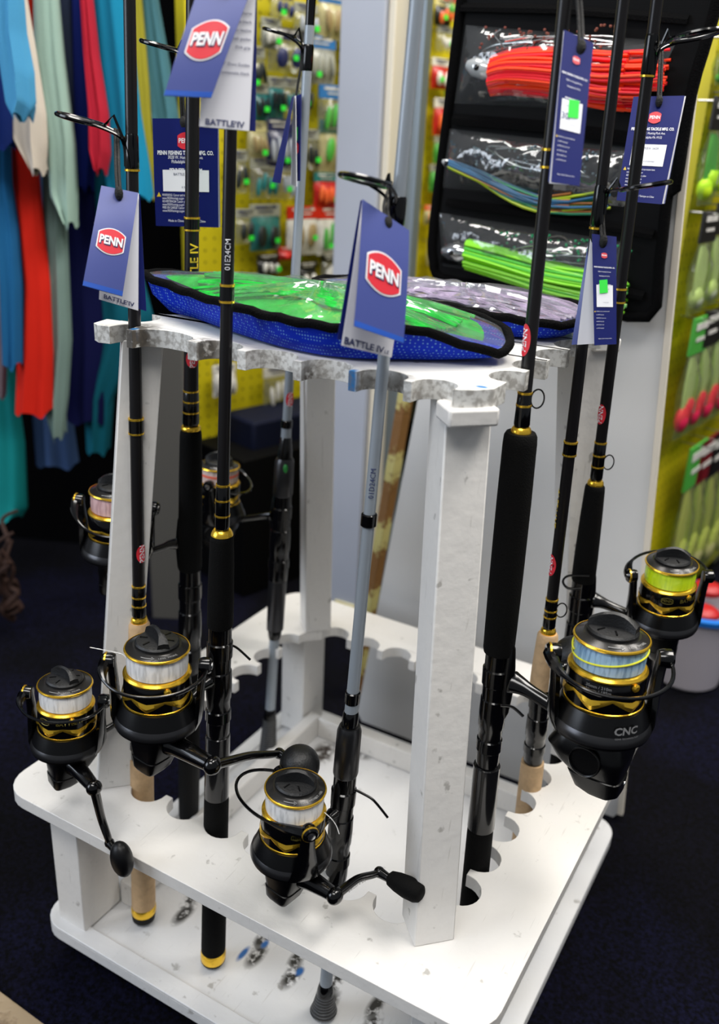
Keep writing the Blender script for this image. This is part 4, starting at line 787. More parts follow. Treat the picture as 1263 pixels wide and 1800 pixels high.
# ------------------------------------------------------------------ reels
def reel(name, label, P, ang, d, k, linecol, roddir, arm=90, psi=0, bail_z=-.030, bail_r=.046, hs=1, crank=180, clen=.055, knob='egg', heavy=False, words=None, wordaz=0, handle=True, fin=60, hl=.044, bail_lift=0):
    """spool axis at local origin pointing up; rod at local x = -d; k scales everything"""
    t = empty(name, label, 'fishing reel', tuple(P), rad(ang)); t['group'] = 'spinning reels on the rods'
    # lean the reel with its rod
    rd = Vector(roddir).normalized(); q = Vector((0, 0, 1)).rotation_difference(rd); t.rotation_mode = 'QUATERNION'; t.rotation_quaternion = q @ Matrix.Rotation(rad(ang), 3, 'Z').to_quaternion()
    K = lambda *a: tuple(v * k for v in a)
    def B(): return MB()
    def P_(prof): return [(r * k, z * k) for r, z in prof]
    # spool
    b = B(); b.lathe(P_([(.001, -.001), (.0185, -.001), (.0195, -.0018), (.0238, -.0036), (.0244, -.0046), (.0215, -.0056), (.020, -.006), (.020, -.0235), (.0215, -.024), (.0254, -.025)]), n=56); sp = b.build('spool', DISK, t)
    b = B(); b.lathe(P_([(.0242, -.0034), (.0250, -.0036), (.0254, -.0046), (.0250, -.0056), (.0236, -.0058)]), n=56, cap=False); b.build('gold_lip', GOLD, sp)
    b = B(); b.lathe(P_([(.0205, -.0062), (.0230, -.0064), (.0236, -.010), (.0238, -.017), (.0234, -.0225), (.0205, -.0232)]), n=56, cap=False); b.build('fishing_line', linecol, sp)
    b = B(); b.lathe(P_([(.0230, -.0232), (.0250, -.0236), (.0264, -.0252), (.0264, -.0262), (.0258, -.0268)]), n=56, cap=False); b.build('gold_rim', GOLD, sp)
    b = B(); b.lathe(P_([(.0250, -.0262), (.0258, -.028), (.0262, -.036), (.0262, -.0495), (.0250, -.051)]), n=56, cap=False); sk = b.build('spool_skirt', BLK, sp)
    b = B(); b.lathe(P_([(.0262, -.0482), (.0267, -.0485), (.0267, -.0494), (.0262, -.0497)]), n=56, cap=False)
    def cyl(a, z, r): return Vector((math.cos(a) * r * k, math.sin(a) * r * k, z * k))
    nz = 6
    rows_ = [[], [], []]                   # zigzag band of pointed facets
    for i in range(96):
        a0 = i * math.tau / 96; tri = 1 - abs(((i * nz / 96) % 1) * 2 - 1); tri = max(0, tri)
        rows_[0].append(cyl(a0, -.0372 - .0026 * tri, .0266)); rows_[1].append(cyl(a0, -.0384 - .0052 * tri, .0267 + .0012 * tri)); rows_[2].append(cyl(a0, -.0392 - .0082 * tri, .0266))
    b.rings(rows_, cap=False)
    b.build('gold_accent', GOLD, sp)
    b = B(); b.box(K(0, 0, 0), (.001, .001, .001)); b = B()
    a = rad(-52 - ang) + .35; c = cyl(a, -.0292, .0262); b.lathe([(.0028 * k, -.0002), (.0028 * k, .0012 * k), (.0016 * k, .0022 * k)], c, (math.cos(a), math.sin(a), 0), 14); b.build('line_clip', GOLD, sp)
    # raised lip lettering
    def ringtext(s, r, z, az, size, m_, par, flip=1, bold=0, vertical=False):
        def fm(x, y):
            a = rad(az) + flip * x / r
            if vertical: return Vector((math.cos(a) * (r + .0003) * k, math.sin(a) * (r + .0003) * k, (z + y) * k))
            rr = r + flip * -y
            return Vector((math.cos(a) * rr * k, math.sin(a) * rr * k, (z + (.0 if y == 0 else 0)) * k))
        return text(s, size, fm, m_, par, 'lettering', bold)
    ca = -52 - ang
    b = B()
    arc = [cyl(rad(ca - 30 + i * 2.2), -.0020, .0216) for i in range(12)]; b.tube(arc, .00028 * k, 5); a_ = arc[-1]
    b.tube([cyl(rad(ca - 8), -.0014, .0204), cyl(rad(ca - 2), -.002, .0216), cyl(rad(ca - 8), -.0027, .0228)], .00028 * k, 5); b.build('arrow_mark', PRS, sp)
    ringtext('LESS  MORE', .0217, -.0019, ca + 26, .0030, PRS, sp, 1)
    if words == 'HT': ringtext('HT-100', .0217, -.0019, ca + 55, .0032, PRS, sp, 1)
    # drag knob
    b = B(); b.lathe(P_([(.0168, -.001), (.0170, .001), (.0158, .0024), (.012, .0030), (.001, .0032)]), n=40); dk = b.build('drag_knob', KNOBM, sp)
    b = B(); fa = rad(ca + fin); ux = Vector((math.cos(fa), math.sin(fa), 0)); uyv = Vector((-ux.y, ux.x, 0)); rs = []
    for i in range(11):
        s_ = (i / 10 - .5) * 2; wd = (.0022 + .0030 * abs(s_) ** 1.5) * k; ht = (.0115 * (1 - .60 * s_ * s_) + .002) * k; c = ux * s_ * .0155 * k + uyv * math.sin(s_ * 2.2) * .002 * k
        rs.append([c + uyv * wd + Vector((0, 0, .001 * k)), c + uyv * wd * .75 + Vector((0, 0, ht * .9)), c + Vector((0, 0, ht)), c - uyv * wd * .75 + Vector((0, 0, ht * .9)), c - uyv * wd + Vector((0, 0, .001 * k))])
    b.rings(rs); b.build('grip_fin', KNOBM, dk)
    b = B()
    for s_ in (-1, 1):
        for q_ in (-.5, .5):
            a = fa + s_ * math.pi / 2 + q_; v = Vector((math.cos(a), math.sin(a), 0)); b.box(v * .0105 * k + Vector((0, 0, .0032 * k)), (.006 * k, .0010 * k, .0008 * k), a)
    b.build('raised_ribs', BLKM, dk)
    if words:
        if words in ('BATTLE', 'CNCB'):
            pass
        if words == 'BATTLE':
            ringtext('BATTLE IV', .0262, -.0322, ca + wordaz + 24, .0056, PRG, sp, 1, .02, True); ringtext('PENN', .0262, -.0322, ca + wordaz - 30, .0040, PRG, sp, 1, .02, True)
            b = B(); o_ = [(6.2 * math.cos(q) if abs(math.cos(q)) < .8 else 5.4 * (1 if math.cos(q) > 0 else -1), 3.1 * math.sin(q)) for q in (i * math.tau / 24 for i in range(24))]
            b.tube([cyl(rad(ca + wordaz - 30) + x / 1000 / .0262, -.0322 + y / 1000, .0266) for x, y in o_], .00025 * k, 5, closed=True); b.build('badge_outline', PRG, sp)
        if words == 'HT':
            b = B(); lo = [(.0048, .0018), (0, .0032), (-.0048, .0018), (-.0048, -.0018), (0, -.0032), (.0048, -.0018)]; vs = [cyl(rad(ca + 2) + x / .0262, -.0322 + y, .0265) for x, y in lo]; b.add(vs, [tuple(range(6))]); b.build('badge', PRG, sp, smooth=0)
            def fm(x, y): a = rad(ca + 2) + x / .0262; return Vector((math.cos(a) * .0268 * k, math.sin(a) * .0268 * k, (-.0322 + y) * k))
            text('PENN', .0034, fm, BLKM, sp, 'lettering', .03)
        if heavy:
            ringtext('.35mm / 210m\n.36mm / 185m', .0262, -.0312, ca - 35, .0030, PRS, sp, 1, 0, True)
    # rotor
    b = B(); b.lathe(P_([(.0246, -.0495), (.0276, -.0500), (.0300, -.0560), (.0325, -.0630), (.0338, -.0670), (.0332, -.0710), (.0290, -.0740), (.0190, -.077), (.001, -.078)]), n=56); ro = b.build('rotor', BLKM, t)
    b = B(); b.lathe(P_([(.0322, -.0618), (.0334, -.0640), (.0342, -.0672), (.0340, -.0690)]), n=56, cap=False); b.build('rotor_skirt_band', GUN, ro)
    if heavy:
        ringtext('CNC', .0312, -.0575, ca + 8, .0078, PRS, ro, 1, .03, True); ringtext('GEAR TECHNOLOGY', .0328, -.0618, ca + 8, .0018, PRS, ro, 1, 0, True)
    tips = []
    for s_ in (0, 1):
        a = rad(arm - ang) + s_ * math.pi; u = Vector((math.cos(a), math.sin(a), 0)); v = Vector((-u.y, u.x, 0)); Z = Vector((0, 0, 1))
        path = [(.0300, -.071, .013), (.0325, -.064, .0120), (.0332, -.052, .0096), (.0335, -.040, .0074), (.0342, -.030, .0062), (.0348, -.022, .0055), (.0350, -.0165, .0052), (.0348, -.0135, .0030)]
        rs = []
        for (r, z, w2) in path:
            th = .0030; rs.append([(u * (r + th * cu) + v * w2 * sv) * k + Z * z * k for cu, sv in ((1, -.6), (1.15, 0), (1, .6), (.3, 1), (-.8, .8), (-1, 0), (-.8, -.8), (.3, -1))])
        b = B(); b.rings(rs); ar = b.build('rotor_arm', BLK, ro, smooth=50)
        c = (u * .0395) * k + Z * -.0185 * k; tips.append(c)
        b = B(); b.lathe(P_([(.0058, -.007), (.0066, -.004), (.0066, .001), (.0052, .0026)]), c - u * .000, tuple(u), 20); br_ = b.build('bail_bracket', BLK, ro)
        b = B(); b.lathe(P_([(.0030, .0024), (.0030, .0032), (.0012, .0036)]), c, tuple(u), 14); b.build('screw', STEEL, br_ if False else ro)
        if s_ == 0:
            b = B(); b.lathe(P_([(.0062, -.0012), (.0070, -.0006), (.0070, .0006), (.0062, .0012)]), c + v * .0 + Z * .0, tuple(u), 20, cap=False); b.build('roller_ring', GOLD, ro)
    # bail wire
    w_ = Vector((math.cos(rad(psi - ang)), math.sin(rad(psi - ang)), 0)); A_, B_ = tips; pts = []
    cen = (A_ + B_) / 2; ha = (A_ - B_) / 2; n = 30
    for i in range(n + 1):
        tt = math.pi * i / n; s_ = math.sin(tt); pts.append(cen + ha * math.cos(tt) * 1.0 + w_ * bail_r * k * s_ ** .8 + Vector((0, 0, bail_z * k * s_ + bail_lift * k * s_ * math.cos(tt))))
    b = B(); rr = [(.0046 if i < 2 else .0042 if i == 2 else .0036 if i == 3 else .0028 if i == 4 else .0020 if i == 5 else .0014) * k for i in range(n + 1)]; b.tube(pts, rr, 10); b.build('bail_wire', BLK, ro)
    # gear body: rounded box section loft
    b = B(); rs = []; hv = 1.25 if heavy else 1.0
    secs = [(-.072, 0, .0180, .0150), (-.076, -.003, .0215, .0165), (-.084, -.003, .0220 * hv, .0170 * hv), (-.092, 0, .0185 * hv, .0155 * hv), (-.100, .0035, .0145 * hv, .0132), (-.1005, .0035, .0152 * hv, .0138), (-.1095, .006, .0125 * hv, .0118), (-.1125, .008, .009, .0098)]
    for (z, xo, hx, hy) in secs:
        if heavy: z = -.072 + (z + .072) * 1.22
        rs.append([Vector(((xo + hx * (abs(math.cos(a)) ** .42) * (1 if math.cos(a) > 0 else -1)) * k, hy * (abs(math.sin(a)) ** .42) * (1 if math.sin(a) > 0 else -1) * k, z * k)) for a in (i * math.tau / 28 + .001 for i in range(28))])
    b.rings(rs); bo = b.build('gear_body', BLKM, t, smooth=45)
    b = B(); b.lathe(P_([(.0022, 0), (.0022, .0012), (.001, .0016)]), K(.0168 * hv, .004, -.105 if not heavy else -.112), (1, .1, -.2), 12); b.build('screw', STEEL, bo)
    b = B(); b.lathe(P_([(.0112, 0), (.0112, .0012), (.0106, .0018), (.0098, .0012), (.0096, .0004)]), K(0, -hs * .0165 * hv, -.090), (0, -hs, 0), 28); b.build('side_plate', BLKM, bo)
    # stem and foot
    f0 = -d / k + .0125
    b = B(); pts = smoothpath([(-.008, 0, -.080), (-.020, 0, -.074), ((f0 - .020) / 2 - .004, 0, -.066), (f0 + .008, 0, -.063), (f0, 0, -.062)], 5); n = len(pts)
    b.tube([Vector(p) * k for p in pts], [(.0085 - .0035 * math.sin(math.pi * min(1, i / n * 1.1))) * k for i in range(n)], 14, flat=.62); b.build('stem', BLK, t)
    b = B(); b.tube([K(f0 - .0030, 0, z) for z in (-.093, -.088, -.075, -.062, -.05, -.036, -.031)], [v * k for v in (.0012, .0032, .0044, .0052, .0044, .0032, .0012)], 12, flat=1); b.build('foot', BLKM, t)
    # handle
    if handle:
        ax = Vector((0, hs, 0)); h0 = Vector(K(0, hs * .012, -.085)); h1 = Vector(K(0, hs * hl, -.084))
        b = B(); b.tube([h0, h0 + ax * .006 * k, h0 + ax * .012 * k, h1 - ax * .006 * k, h1], [v * k for v in (.0110, .0100, .0082, .0066, .0060)], 18); hd = b.build('handle_shaft', BLK, t)
        cr = rad(crank); cd = Vector((math.cos(cr), 0, math.sin(cr))); b = B()
        b.blob(h1 + ax * .003 * k, (.0076 * k, .0066 * k, .0076 * k), 18); b.build('handle_joint', BLK, t)
        e1 = h1 + ax * .003 * k; L_ = clen * k; side = cd.cross(ax)
        pts = smoothpath([e1, e1 + cd * L_ * .25 + ax * .001 * k, e1 + cd * L_ * .6 + ax * .003 * k, e1 + cd * L_ * .88 + ax * .010 * k, e1 + cd * L_ + ax * .012 * k], 5); n = len(pts)
        b = B(); b.tube(pts, [(.0062 - .0022 * i / n) * k for i in range(n)], 12, flat=.66); arm_ = b.build('crank_arm', BLK, t)
        b = B(); b.tube([pts[4] + side * .0030 * k, pts[10] + side * .0026 * k], .0004 * k, 5); b.build('arm_groove', PRS, arm_)
        if words == 'HT':
            text('BATTLE IV', .0042 * k, lambda x, y: (lambda q: pts[int(q)] + (pts[int(q) + 1] - pts[int(q)]) * (q - int(q)))(max(0, min(n - 2.01, 8 + x / (pts[9] - pts[8]).length))) + side * y + ax * .0046 * k, PRS, arm_, 'lettering', .02)
        e2 = pts[-1]; b = B(); b.blob(e2, (.0048 * k, .0048 * k, .0048 * k), 14); b.tube([e2, e2 + ax * .009 * k, e2 + ax * .019 * k], [v * k for v in (.0046, .0036, .0040)], 14); b.build('knob_collar', BLK, t)
        b = B()
        if knob == 'egg':
            Rm = Matrix((cd, ax, cd.cross(ax))).transposed(); b.blob(e2 + ax * .026 * k, (.0195 * k, .0120 * k, .0100 * k), 22, M=Rm)
        elif knob == 'ball': b.blob(e2 + ax * .022 * k, (.0165 * k, .0165 * k, .0165 * k), 24)
        else:  # barrel grip
            kd = (ax + cd * .1).normalized(); b.tube([e2 + kd * v * k for v in (.009, .011, .018, .027, .036, .040, .0415)], [v * k for v in (.0042, .0072, .0094, .0108, .0104, .0082, .0050)], 22, flat=.85)
        b.build('knob', FOAM if knob == 'barrel' else KNOBM if knob == 'ball' else mat('knob_black', (8, 8, 10), .42, spec=.35), t)
    return t
def linemat(n, c, dk):
    mt = mat('line_' + n, c, .28, 0, coat=.5); nt = mt.node_tree; b_ = nt.nodes['Principled BSDF']; L = nt.links.new
    tc = nt.nodes.new('ShaderNodeTexCoord'); mp = nt.nodes.new('ShaderNodeMapping'); mp.inputs['Scale'].default_value = (420, 420, 60); nz = nt.nodes.new('ShaderNodeTexNoise'); nz.inputs['Scale'].default_value = 1; nz.inputs['Detail'].default_value = 6
    r = nt.nodes.new('ShaderNodeValToRGB'); r.color_ramp.elements[0].color = lin(dk); r.color_ramp.elements[1].color = lin(c); r.color_ramp.elements[0].position = .38; r.color_ramp.elements[1].position = .55  # brighter streaks in the colour imitate glints on the wound line
    L(tc.outputs['Object'], mp.inputs[0]); L(mp.outputs[0], nz.inputs['Vector']); L(nz.outputs['Fac'], r.inputs[0]); L(r.outputs[0], b_.inputs['Base Color'])
    sp = nt.nodes.new('ShaderNodeSeparateXYZ'); mu = nt.nodes.new('ShaderNodeMath'); mu.operation = 'MULTIPLY'; mu.inputs[1].default_value = 14000; si = nt.nodes.new('ShaderNodeMath'); si.operation = 'SINE'; bp = nt.nodes.new('ShaderNodeBump'); bp.inputs['Distance'].default_value = .00008
    L(tc.outputs['Object'], sp.inputs[0]); L(sp.outputs[2], mu.inputs[0]); L(mu.outputs[0], si.inputs[0]); L(si.outputs[0], bp.inputs['Height']); L(bp.outputs[0], b_.inputs['Normal']); return mt
LW_ = linemat('clear_white', (250, 250, 250), (214, 214, 214)); LB = linemat('sky_blue', (160, 198, 228), (112, 152, 190)); LC = linemat('chartreuse', (222, 255, 10), (200, 240, 5)); LP_ = linemat('pale_pink', (236, 196, 196), (206, 160, 162))
def rdir(k): return Vector(LN[k][1]) - Vector(LN[k][0])
def RL(key): P, ang, d = REEL[key]; return dict(P=P, ang=ang, d=d, roddir=rdir(key))
reel('fishing_reel', 'small black reel with white line at far left, crank hanging straight down', k=.89, linecol=LW_, **RL('r1'), arm=205, psi=-65, bail_r=.038, bail_z=-.004, hs=1, crank=-98, fin=35, hl=.056, clen=.058, knob='egg', words='BATTLE', wordaz=-8)
reel('fishing_reel', 'large black reel with white line beside the small leftmost one, crank pointing right', k=.95, linecol=LW_, **RL('r3'), arm=212, psi=-62, bail_r=.040, bail_z=-.006, hs=1, crank=196, fin=15, hl=.058, clen=.068, knob='ball', words=None)
reel('fishing_reel', 'lowest black reel with white line on the silver grey rod, bail swung left', k=.90, linecol=LW_, **RL('g'), arm=-38, psi=188, bail_r=.052, bail_z=-.012, hs=1, crank=176, fin=70, hl=.046, clen=.043, knob='barrel', words='HT')
r_ = reel('fishing_reel', 'biggest black reel, blue line with a yellow strand, lettered body, right side', k=1.07, linecol=LB, **RL('R1'), arm=208, psi=-60, bail_r=.042, bail_z=-.008, hs=1, crank=165, fin=48, clen=.052, knob='ball', words='CNCB', heavy=True)
b = MB(); pts = []
for i in range(60):
    a = i / 59 * math.tau * 1.02; pts.append(Vector((math.cos(a) * .0243, math.sin(a) * .0243, -.0135 + .0035 * math.sin(a + 1.0))) * 1.07)
pts += [Vector((math.cos(a) * .0246, math.sin(a) * .0246, -.0098 + .004 * math.sin(3 * a))) * 1.07 for a in (math.tau * .52 + i * .05 for i in range(12))]
b.tube(pts, .0007, 6); b.build('yellow_strand', mat('yellow_strand', (222, 222, 60), .4), r_)
reel('fishing_reel', 'black reel with fluorescent chartreuse line at far right, bail raised behind the spool', k=.92, linecol=LC, **RL('R3'), arm=210, psi=120, bail_r=.030, bail_z=.012, hs=-1, crank=-80, knob='egg', words='BATTLE', wordaz=4, handle=False)
reel('fishing_reel', 'black reel with pale pink line behind the white left post', k=.96, linecol=LP_, **RL('A'), arm=205, psi=-60, bail_r=.034, bail_z=-.02, hs=-1, crank=-80, clen=.05, knob='egg', words=None)
rb = reel('fishing_reel', 'black reel with white and orange line at the back, between two black rods', k=.90, linecol=linemat('white_orange', (236, 214, 206), (196, 170, 160)), **RL('B'), arm=110, psi=20, bail_r=.040, bail_z=-.012, hs=-1, crank=-70, clen=.045, knob='ball', words=None)
b = MB(); b.lathe([(.0236 * .9, -.0150 * .9), (.0240 * .9, -.0145 * .9), (.0240 * .9, -.0120 * .9), (.0236 * .9, -.0115 * .9)], n=48, cap=False); b.build('orange_line_band', mat('orange_line', (236, 110, 84), .4), rb)
# cable ties on the seats: parts of their rods
for key, kk in (('tie', 'g'), ('tie2', 'r3'), ('tie3', 'R1'), ('tie4', 'R3')):
    t = rods[kk][0]; b = MB(); pts = smoothpath(OTH[key], 5); b.tube(pts, [.0010] * len(pts), 8, flat=1.6); b.build('cable_tie', BLKM, t, T=Matrix.Translation(-t.location))
t = rods['g'][0]; f = rods['g'][1]; b = MB(); c = f(.212) + Vector((-.010, .004, 0)); b.box(c - t.location, (.004, .003, .012), .5); b.build('green_sticker', GREENS, t)
t = rods['B'][0]; f = rods['B'][1]; b = MB(); c = f(.385) + Vector((.0075, -.0085, 0)); b.blob(c - t.location, (.003, .0015, .005)); b.build('green_sticker', mat('dark_green', (20, 120, 40), .5), t)
# loose line ends
reels = [o for o in bpy.data.objects if o.name.startswith('fishing_reel')]
def rel(o): return o.rotation_quaternion.to_matrix().to_4x4().inverted() @ Matrix.Translation(-o.location)
for key, o in (('wisp_g', bpy.data.objects['fishing_reel.002']), ('wisp_r3', bpy.data.objects['fishing_reel.001'])):
    b = MB(); b.tube(smoothpath(OTH[key], 6), .0003, 5); b.build('line_tag_end', LW_, o, T=rel(o))

# ------------------------------------------------------------------ hang tags
def bil(Q, u, v, off=0):
    a, b_, c, d_ = Q; p = a * (1 - u) * (1 - v) + b_ * u * (1 - v) + c * u * v + d_ * (1 - u) * v
    n = -((b_ - a).cross(d_ - a)).normalized(); return p + n * off
def card(Q, material, name, parent, bow=0, th=.0005, O=Vector(), v0=0, v1=1):
    b = MB(); n = 8; rows = []
    nn = -((Q[1] - Q[0]).cross(Q[3] - Q[0])).normalized()
    vs = []; 
    for side_ in (0, 1):
        for i in range(n + 1):
            for j in range(3): vs.append(bil(Q, j / 2, v0 + (v1 - v0) * i / n, bow * math.sin(math.pi * (v0 + (v1 - v0) * i / n)) - side_ * th) - O)
    f = []; S = (n + 1) * 3
    for i in range(n):
        for j in range(2):
            a = i * 3 + j; f.append((a, a + 3, a + 4, a + 1)); f.append((a + S, a + 1 + S, a + 4 + S, a + 3 + S))
    for i in range(n):
        a = i * 3; f.append((a, a + S, a + 3 + S, a + 3)); a += 2; f.append((a, a + 3, a + 3 + S, a + S))
    for j in range(2):
        f.append((j, j + 1, j + 1 + S, j + S)); a = n * 3 + j; f.append((a, a + S, a + 1 + S, a + 1))
    b.add(vs, f); return b.build(name, material, parent, smooth=40)
def qtext(Q, s, u, v, size, m_, par, O, bow=0, bold=0, al='CENTER', sx=1, off=.0006):
    W_ = (Q[1] - Q[0]).length; H_ = (Q[3] - Q[0]).length
    def fm(x, y):
        uu = u + x / W_; vv = v - y / H_; return bil(Q, uu, vv, bow * math.sin(math.pi * vv) + off) - O
    return text(s, size, fm, m_, par, 'lettering', bold, al, sx=sx)
def qpoly(Q, pts, u, v, m_, name, par, O, bow=0, off=.0004):
    W_ = (Q[1] - Q[0]).length; H_ = (Q[3] - Q[0]).length
    vs = [bil(Q, u + x / W_, v - y / H_, bow * math.sin(math.pi * (v - y / H_)) + off) - O for x, y in pts]; c = sum(vs, Vector()) / len(vs); b = MB(); n = len(vs)
    b.add([c] + vs, [(0, i + 1, (i + 1) % n + 1) for i in range(n)]); return b.build(name, m_, par, smooth=0)
def oval(w_, h_, n=10):
    pts = []
    for i in range(n + 1): x = w_ / 2 - w_ * i / n; pts.append((x, h_ * .30 + h_ * .20 * (1 - (2 * x / w_) ** 2)))
    for i in range(n + 1): x = -w_ / 2 + w_ * i / n; pts.append((x, -h_ * .30 - h_ * .20 * (1 - (2 * x / w_) ** 2)))
    return pts
def hangtag(key, label, frontview, extras=()):
    D = TAG[key]; Qc, Qp, Qb = [[Vector(p) for p in D[k]] for k in ('cover', 'page', 'back')]; O = Qc[0]
    t = empty('booklet_tag', label, 'hang tag', tuple(O)); t['group'] = 'booklet tags hanging from the rods'; W_ = (Qc[1] - Qc[0]).length; bow = .0015
    cv = card(Qc, NAVY_GLARE if frontview == 'front' else NAVYB, 'front_cover' if frontview == 'front' else 'rear_cover', t, bow, O=O)
    pg = card(Qp, PAGE, 'inner_page', t, .001, O=O); card(Qb, NAVYB if frontview == 'front' else NAVY_GLARE, 'rear_cover' if frontview == 'front' else 'front_cover', t, 0, O=O)
    b = MB(); cp = [Vector(p) - O for p in D['cord']]; cp = smoothpath(cp, 6); lat = Vector((.86, .5, 0)) * .0011
    b.tube([p + lat for p in cp], .0011, 8); b.tube([p - lat + Vector((0, 0, .0005)) for p in cp], .0011, 8); b.blob(cp[-1], (.003, .003, .005), 10); b.build('cord', CORD, t)
    if frontview == 'front':
        lw_ = W_ * .66; vv_ = .50 if key == 'T5' else .53; lg = qpoly(Qc, oval(lw_ * 1.09, lw_ * 1.15), .5, vv_, PRW, 'logo_border', t, O, bow, .0004); lr = qpoly(Qc, oval(lw_, lw_ * 1.06), .5, vv_, RED, 'logo_oval', lg, O, bow, .0007)
        qtext(Qc, 'PENN', .52, vv_ + .008, lw_ * .50, PRN, lg, O, bow, .05, sx=.72, off=.0009); qtext(Qc, 'PENN', .5, vv_, lw_ * .50, PRW, lg, O, bow, .035, sx=.72, off=.0012)
        H_ = (Qc[3] - Qc[0]).length; qpoly(Qc, [(-W_ / 2, 0), (W_ / 2, 0), (W_ / 2, -H_ * .045), (-W_ / 2, -H_ * .045)], .5, .955, STRIPE, 'blue_band', t, O, bow)
        Wp = (Qp[1] - Qp[0]).length; le = ' LE' if key == 'T5' else ''
        qtext(Qp, 'BATTLE\u2019IV' if not le else 'BATTLE IV', .5 if not le else .42, .965, Wp * .165, PRN, pg, O, .001, .025, sx=1.05)
        if le: qtext(Qp, 'LE', .88, .972, Wp * .10, PRN, pg, O, .001, .01)
        if key == 'T2':
            for i, s in enumerate(('Features', 'graphite blank', 'six to twelve', 'smooth guides', 'EVA grip', '', '24\u2033 Dura Guides', 'graphite composite blank')): qtext(Qp, s, .94, .16 + .062 * i, Wp * .085, PRN, pg, O, .001, 0, 'RIGHT')
    else:
        H_ = (Qc[3] - Qc[0]).length; lw_ = W_ * .24; cy = .17 if key != 'T7' else .19
        if key in ('T3', 'T8'): cy = .20 if key == 'T3' else .21
        lr = qpoly(Qc, oval(lw_, lw_ * 1.02), .5, cy, RED, 'logo_oval', t, O, bow, .0007); qtext(Qc, 'PENN', .5, cy, lw_ * .40, PRW, lr, O, bow, .02, sx=.85, off=.0010)
        s = W_ * .085; y = cy + .11
        for i, (tx, bo, kk) in enumerate((('PENN FISHING TACKLE MFG. CO.', .03, .95), ('3028 W. Hunting Park Ave.', 0, .8), ('Philadelphia PA 19132', 0, .8), ('', 0, 1), ('PENNFISHING.COM', .03, .95))):
            if tx: qtext(Qc, tx, .5, y + i * .040, s * kk, PRW, t, O, bow, bo, sx=.72)
        sy = .56 if key not in ('T6',) else .55
        lw2 = W_ * .35 if key != 'T3' else W_ * .36; lh = H_ * .10
        if key in ('T3', 'T8'): sy = .565
        lb = qpoly(Qc, [(-lw2, lh), (lw2, lh), (lw2, -lh), (-lw2, -lh)], .5, sy, PRW, 'white_label', t, O, bow, .0005)
        qtext(Qc, 'BATTLE IV  24CM', .5, sy - .06, s * .6, PRN, lb, O, bow, 0, off=.0008); qtext(Qc, '0 31324 0567', .55, sy + .06, s * .5, PRN, lb, O, bow, 0, off=.0008)
        for i, tx in enumerate(('WARNING: Cancer and reproductive harm', 'www.P65Warnings.ca.gov', 'ADVERTENCIA: Cancer y dano', 'www.P65Warnings.ca.gov', 'MISE EN GARDE: Cancer', 'www.P65Warnings.ca.gov')): qtext(Qc, tx, .12, .70 + i * .030, s * .62, PRW, t, O, bow, .0, 'LEFT', sx=.62)
        qtext(Qc, 'Made in China / Fabrique en Chine', .5, .945, s * .62, PRW, t, O, bow, 0, sx=.8)
        qpoly(Qc, [(0, s * .5), (s * .4, -s * .3), (-s * .4, -s * .3)], .07, .70, YEL, 'warning_triangle', t, O, bow)
        for e in extras:
            if e == 'green': qpoly(Qc, [(-W_ * .17, H_ * .055), (W_ * .17, H_ * .065), (W_ * .19, -H_ * .055), (-W_ * .16, -H_ * .065)], .56 if key == 'T6' else .45, .50 if key == 'T6' else .475, GREENS, 'price_sticker', t, O, bow, .0011)
            if e == 'hand': qtext(Qc, '30/', .33, .56, W_ * .28, mat('ink_blue', (30, 60, 110), .5), lb, O, bow, 0, off=.0009, sx=.9)
hangtag('T1', 'blue booklet tag with red oval logo hanging from the leftmost rod', 'front')
hangtag('T2', 'slanted blue booklet tag with red oval logo at the top of the picture', 'front')
hangtag('T3', 'navy rear cover tag with white label behind two black rods, upper left', 'rear')
hangtag('T5', 'blue booklet tag with red oval logo in the centre, on the silver grey rod', 'front')
hangtag('T6', 'tall navy tag with green price sticker beside the thick foam grip rod', 'rear', ('green', 'hand'))
hangtag('T7', 'small navy tag with green price sticker just above the rack right edge', 'rear', ('green',))
hangtag('T8', 'navy tag with white label at upper right, before the red lure pocket', 'rear')
D = TAG['T4']; Qc, Qp, Qb = [[Vector(p) for p in D[k]] for k in ('cover', 'page', 'back')]; O = Qc[0]
t = empty('booklet_tag', 'booklet tag seen edge on, hanging from the silver rear rod', 'hang tag', tuple(O)); t['group'] = 'booklet tags hanging from the rods'
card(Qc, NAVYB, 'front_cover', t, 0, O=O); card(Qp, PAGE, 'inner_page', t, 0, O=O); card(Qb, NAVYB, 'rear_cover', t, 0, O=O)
qpoly(Qb, [(-.003, .006), (.003, .006), (.003, -.006), (-.003, -.006)], .4, .45, GREENS, 'price_sticker', t, O); qpoly(Qb, oval(.006, .01), .55, .62, RED, 'logo_oval', t, O)
b = MB(); b.tube([Vector(p) - O for p in D['cord']], .0012, 8); b.build('cord', CORD, t)

# ------------------------------------------------------------------ lure bags lying on the rack top
def mesh_fabric(name, col, hole, sc):
    mt = mat(name, col, .6, spec=.12); nt = mt.node_tree; bs = nt.nodes['Principled BSDF']; tc = nt.nodes.new('ShaderNodeTexCoord'); v = nt.nodes.new('ShaderNodeTexVoronoi'); v.inputs['Scale'].default_value = sc; v.inputs['Randomness'].default_value = .1
    r = nt.nodes.new('ShaderNodeValToRGB'); r.color_ramp.elements[0].position = .22; r.color_ramp.elements[1].position = .34; r.color_ramp.elements[0].color = lin(hole); r.color_ramp.elements[1].color = lin(col)
    L = nt.links.new; L(tc.outputs['Object'], v.inputs['Vector']); L(v.outputs['Distance'], r.inputs[0]); L(r.outputs[0], bs.inputs['Base Color']); return mt
BMESH = mesh_fabric('blue_mesh', (12, 44, 178), (96, 140, 200), 420); BIND = mat('black_binding', (5, 5, 6), .95, bump=1, bscale=600, spec=.1)
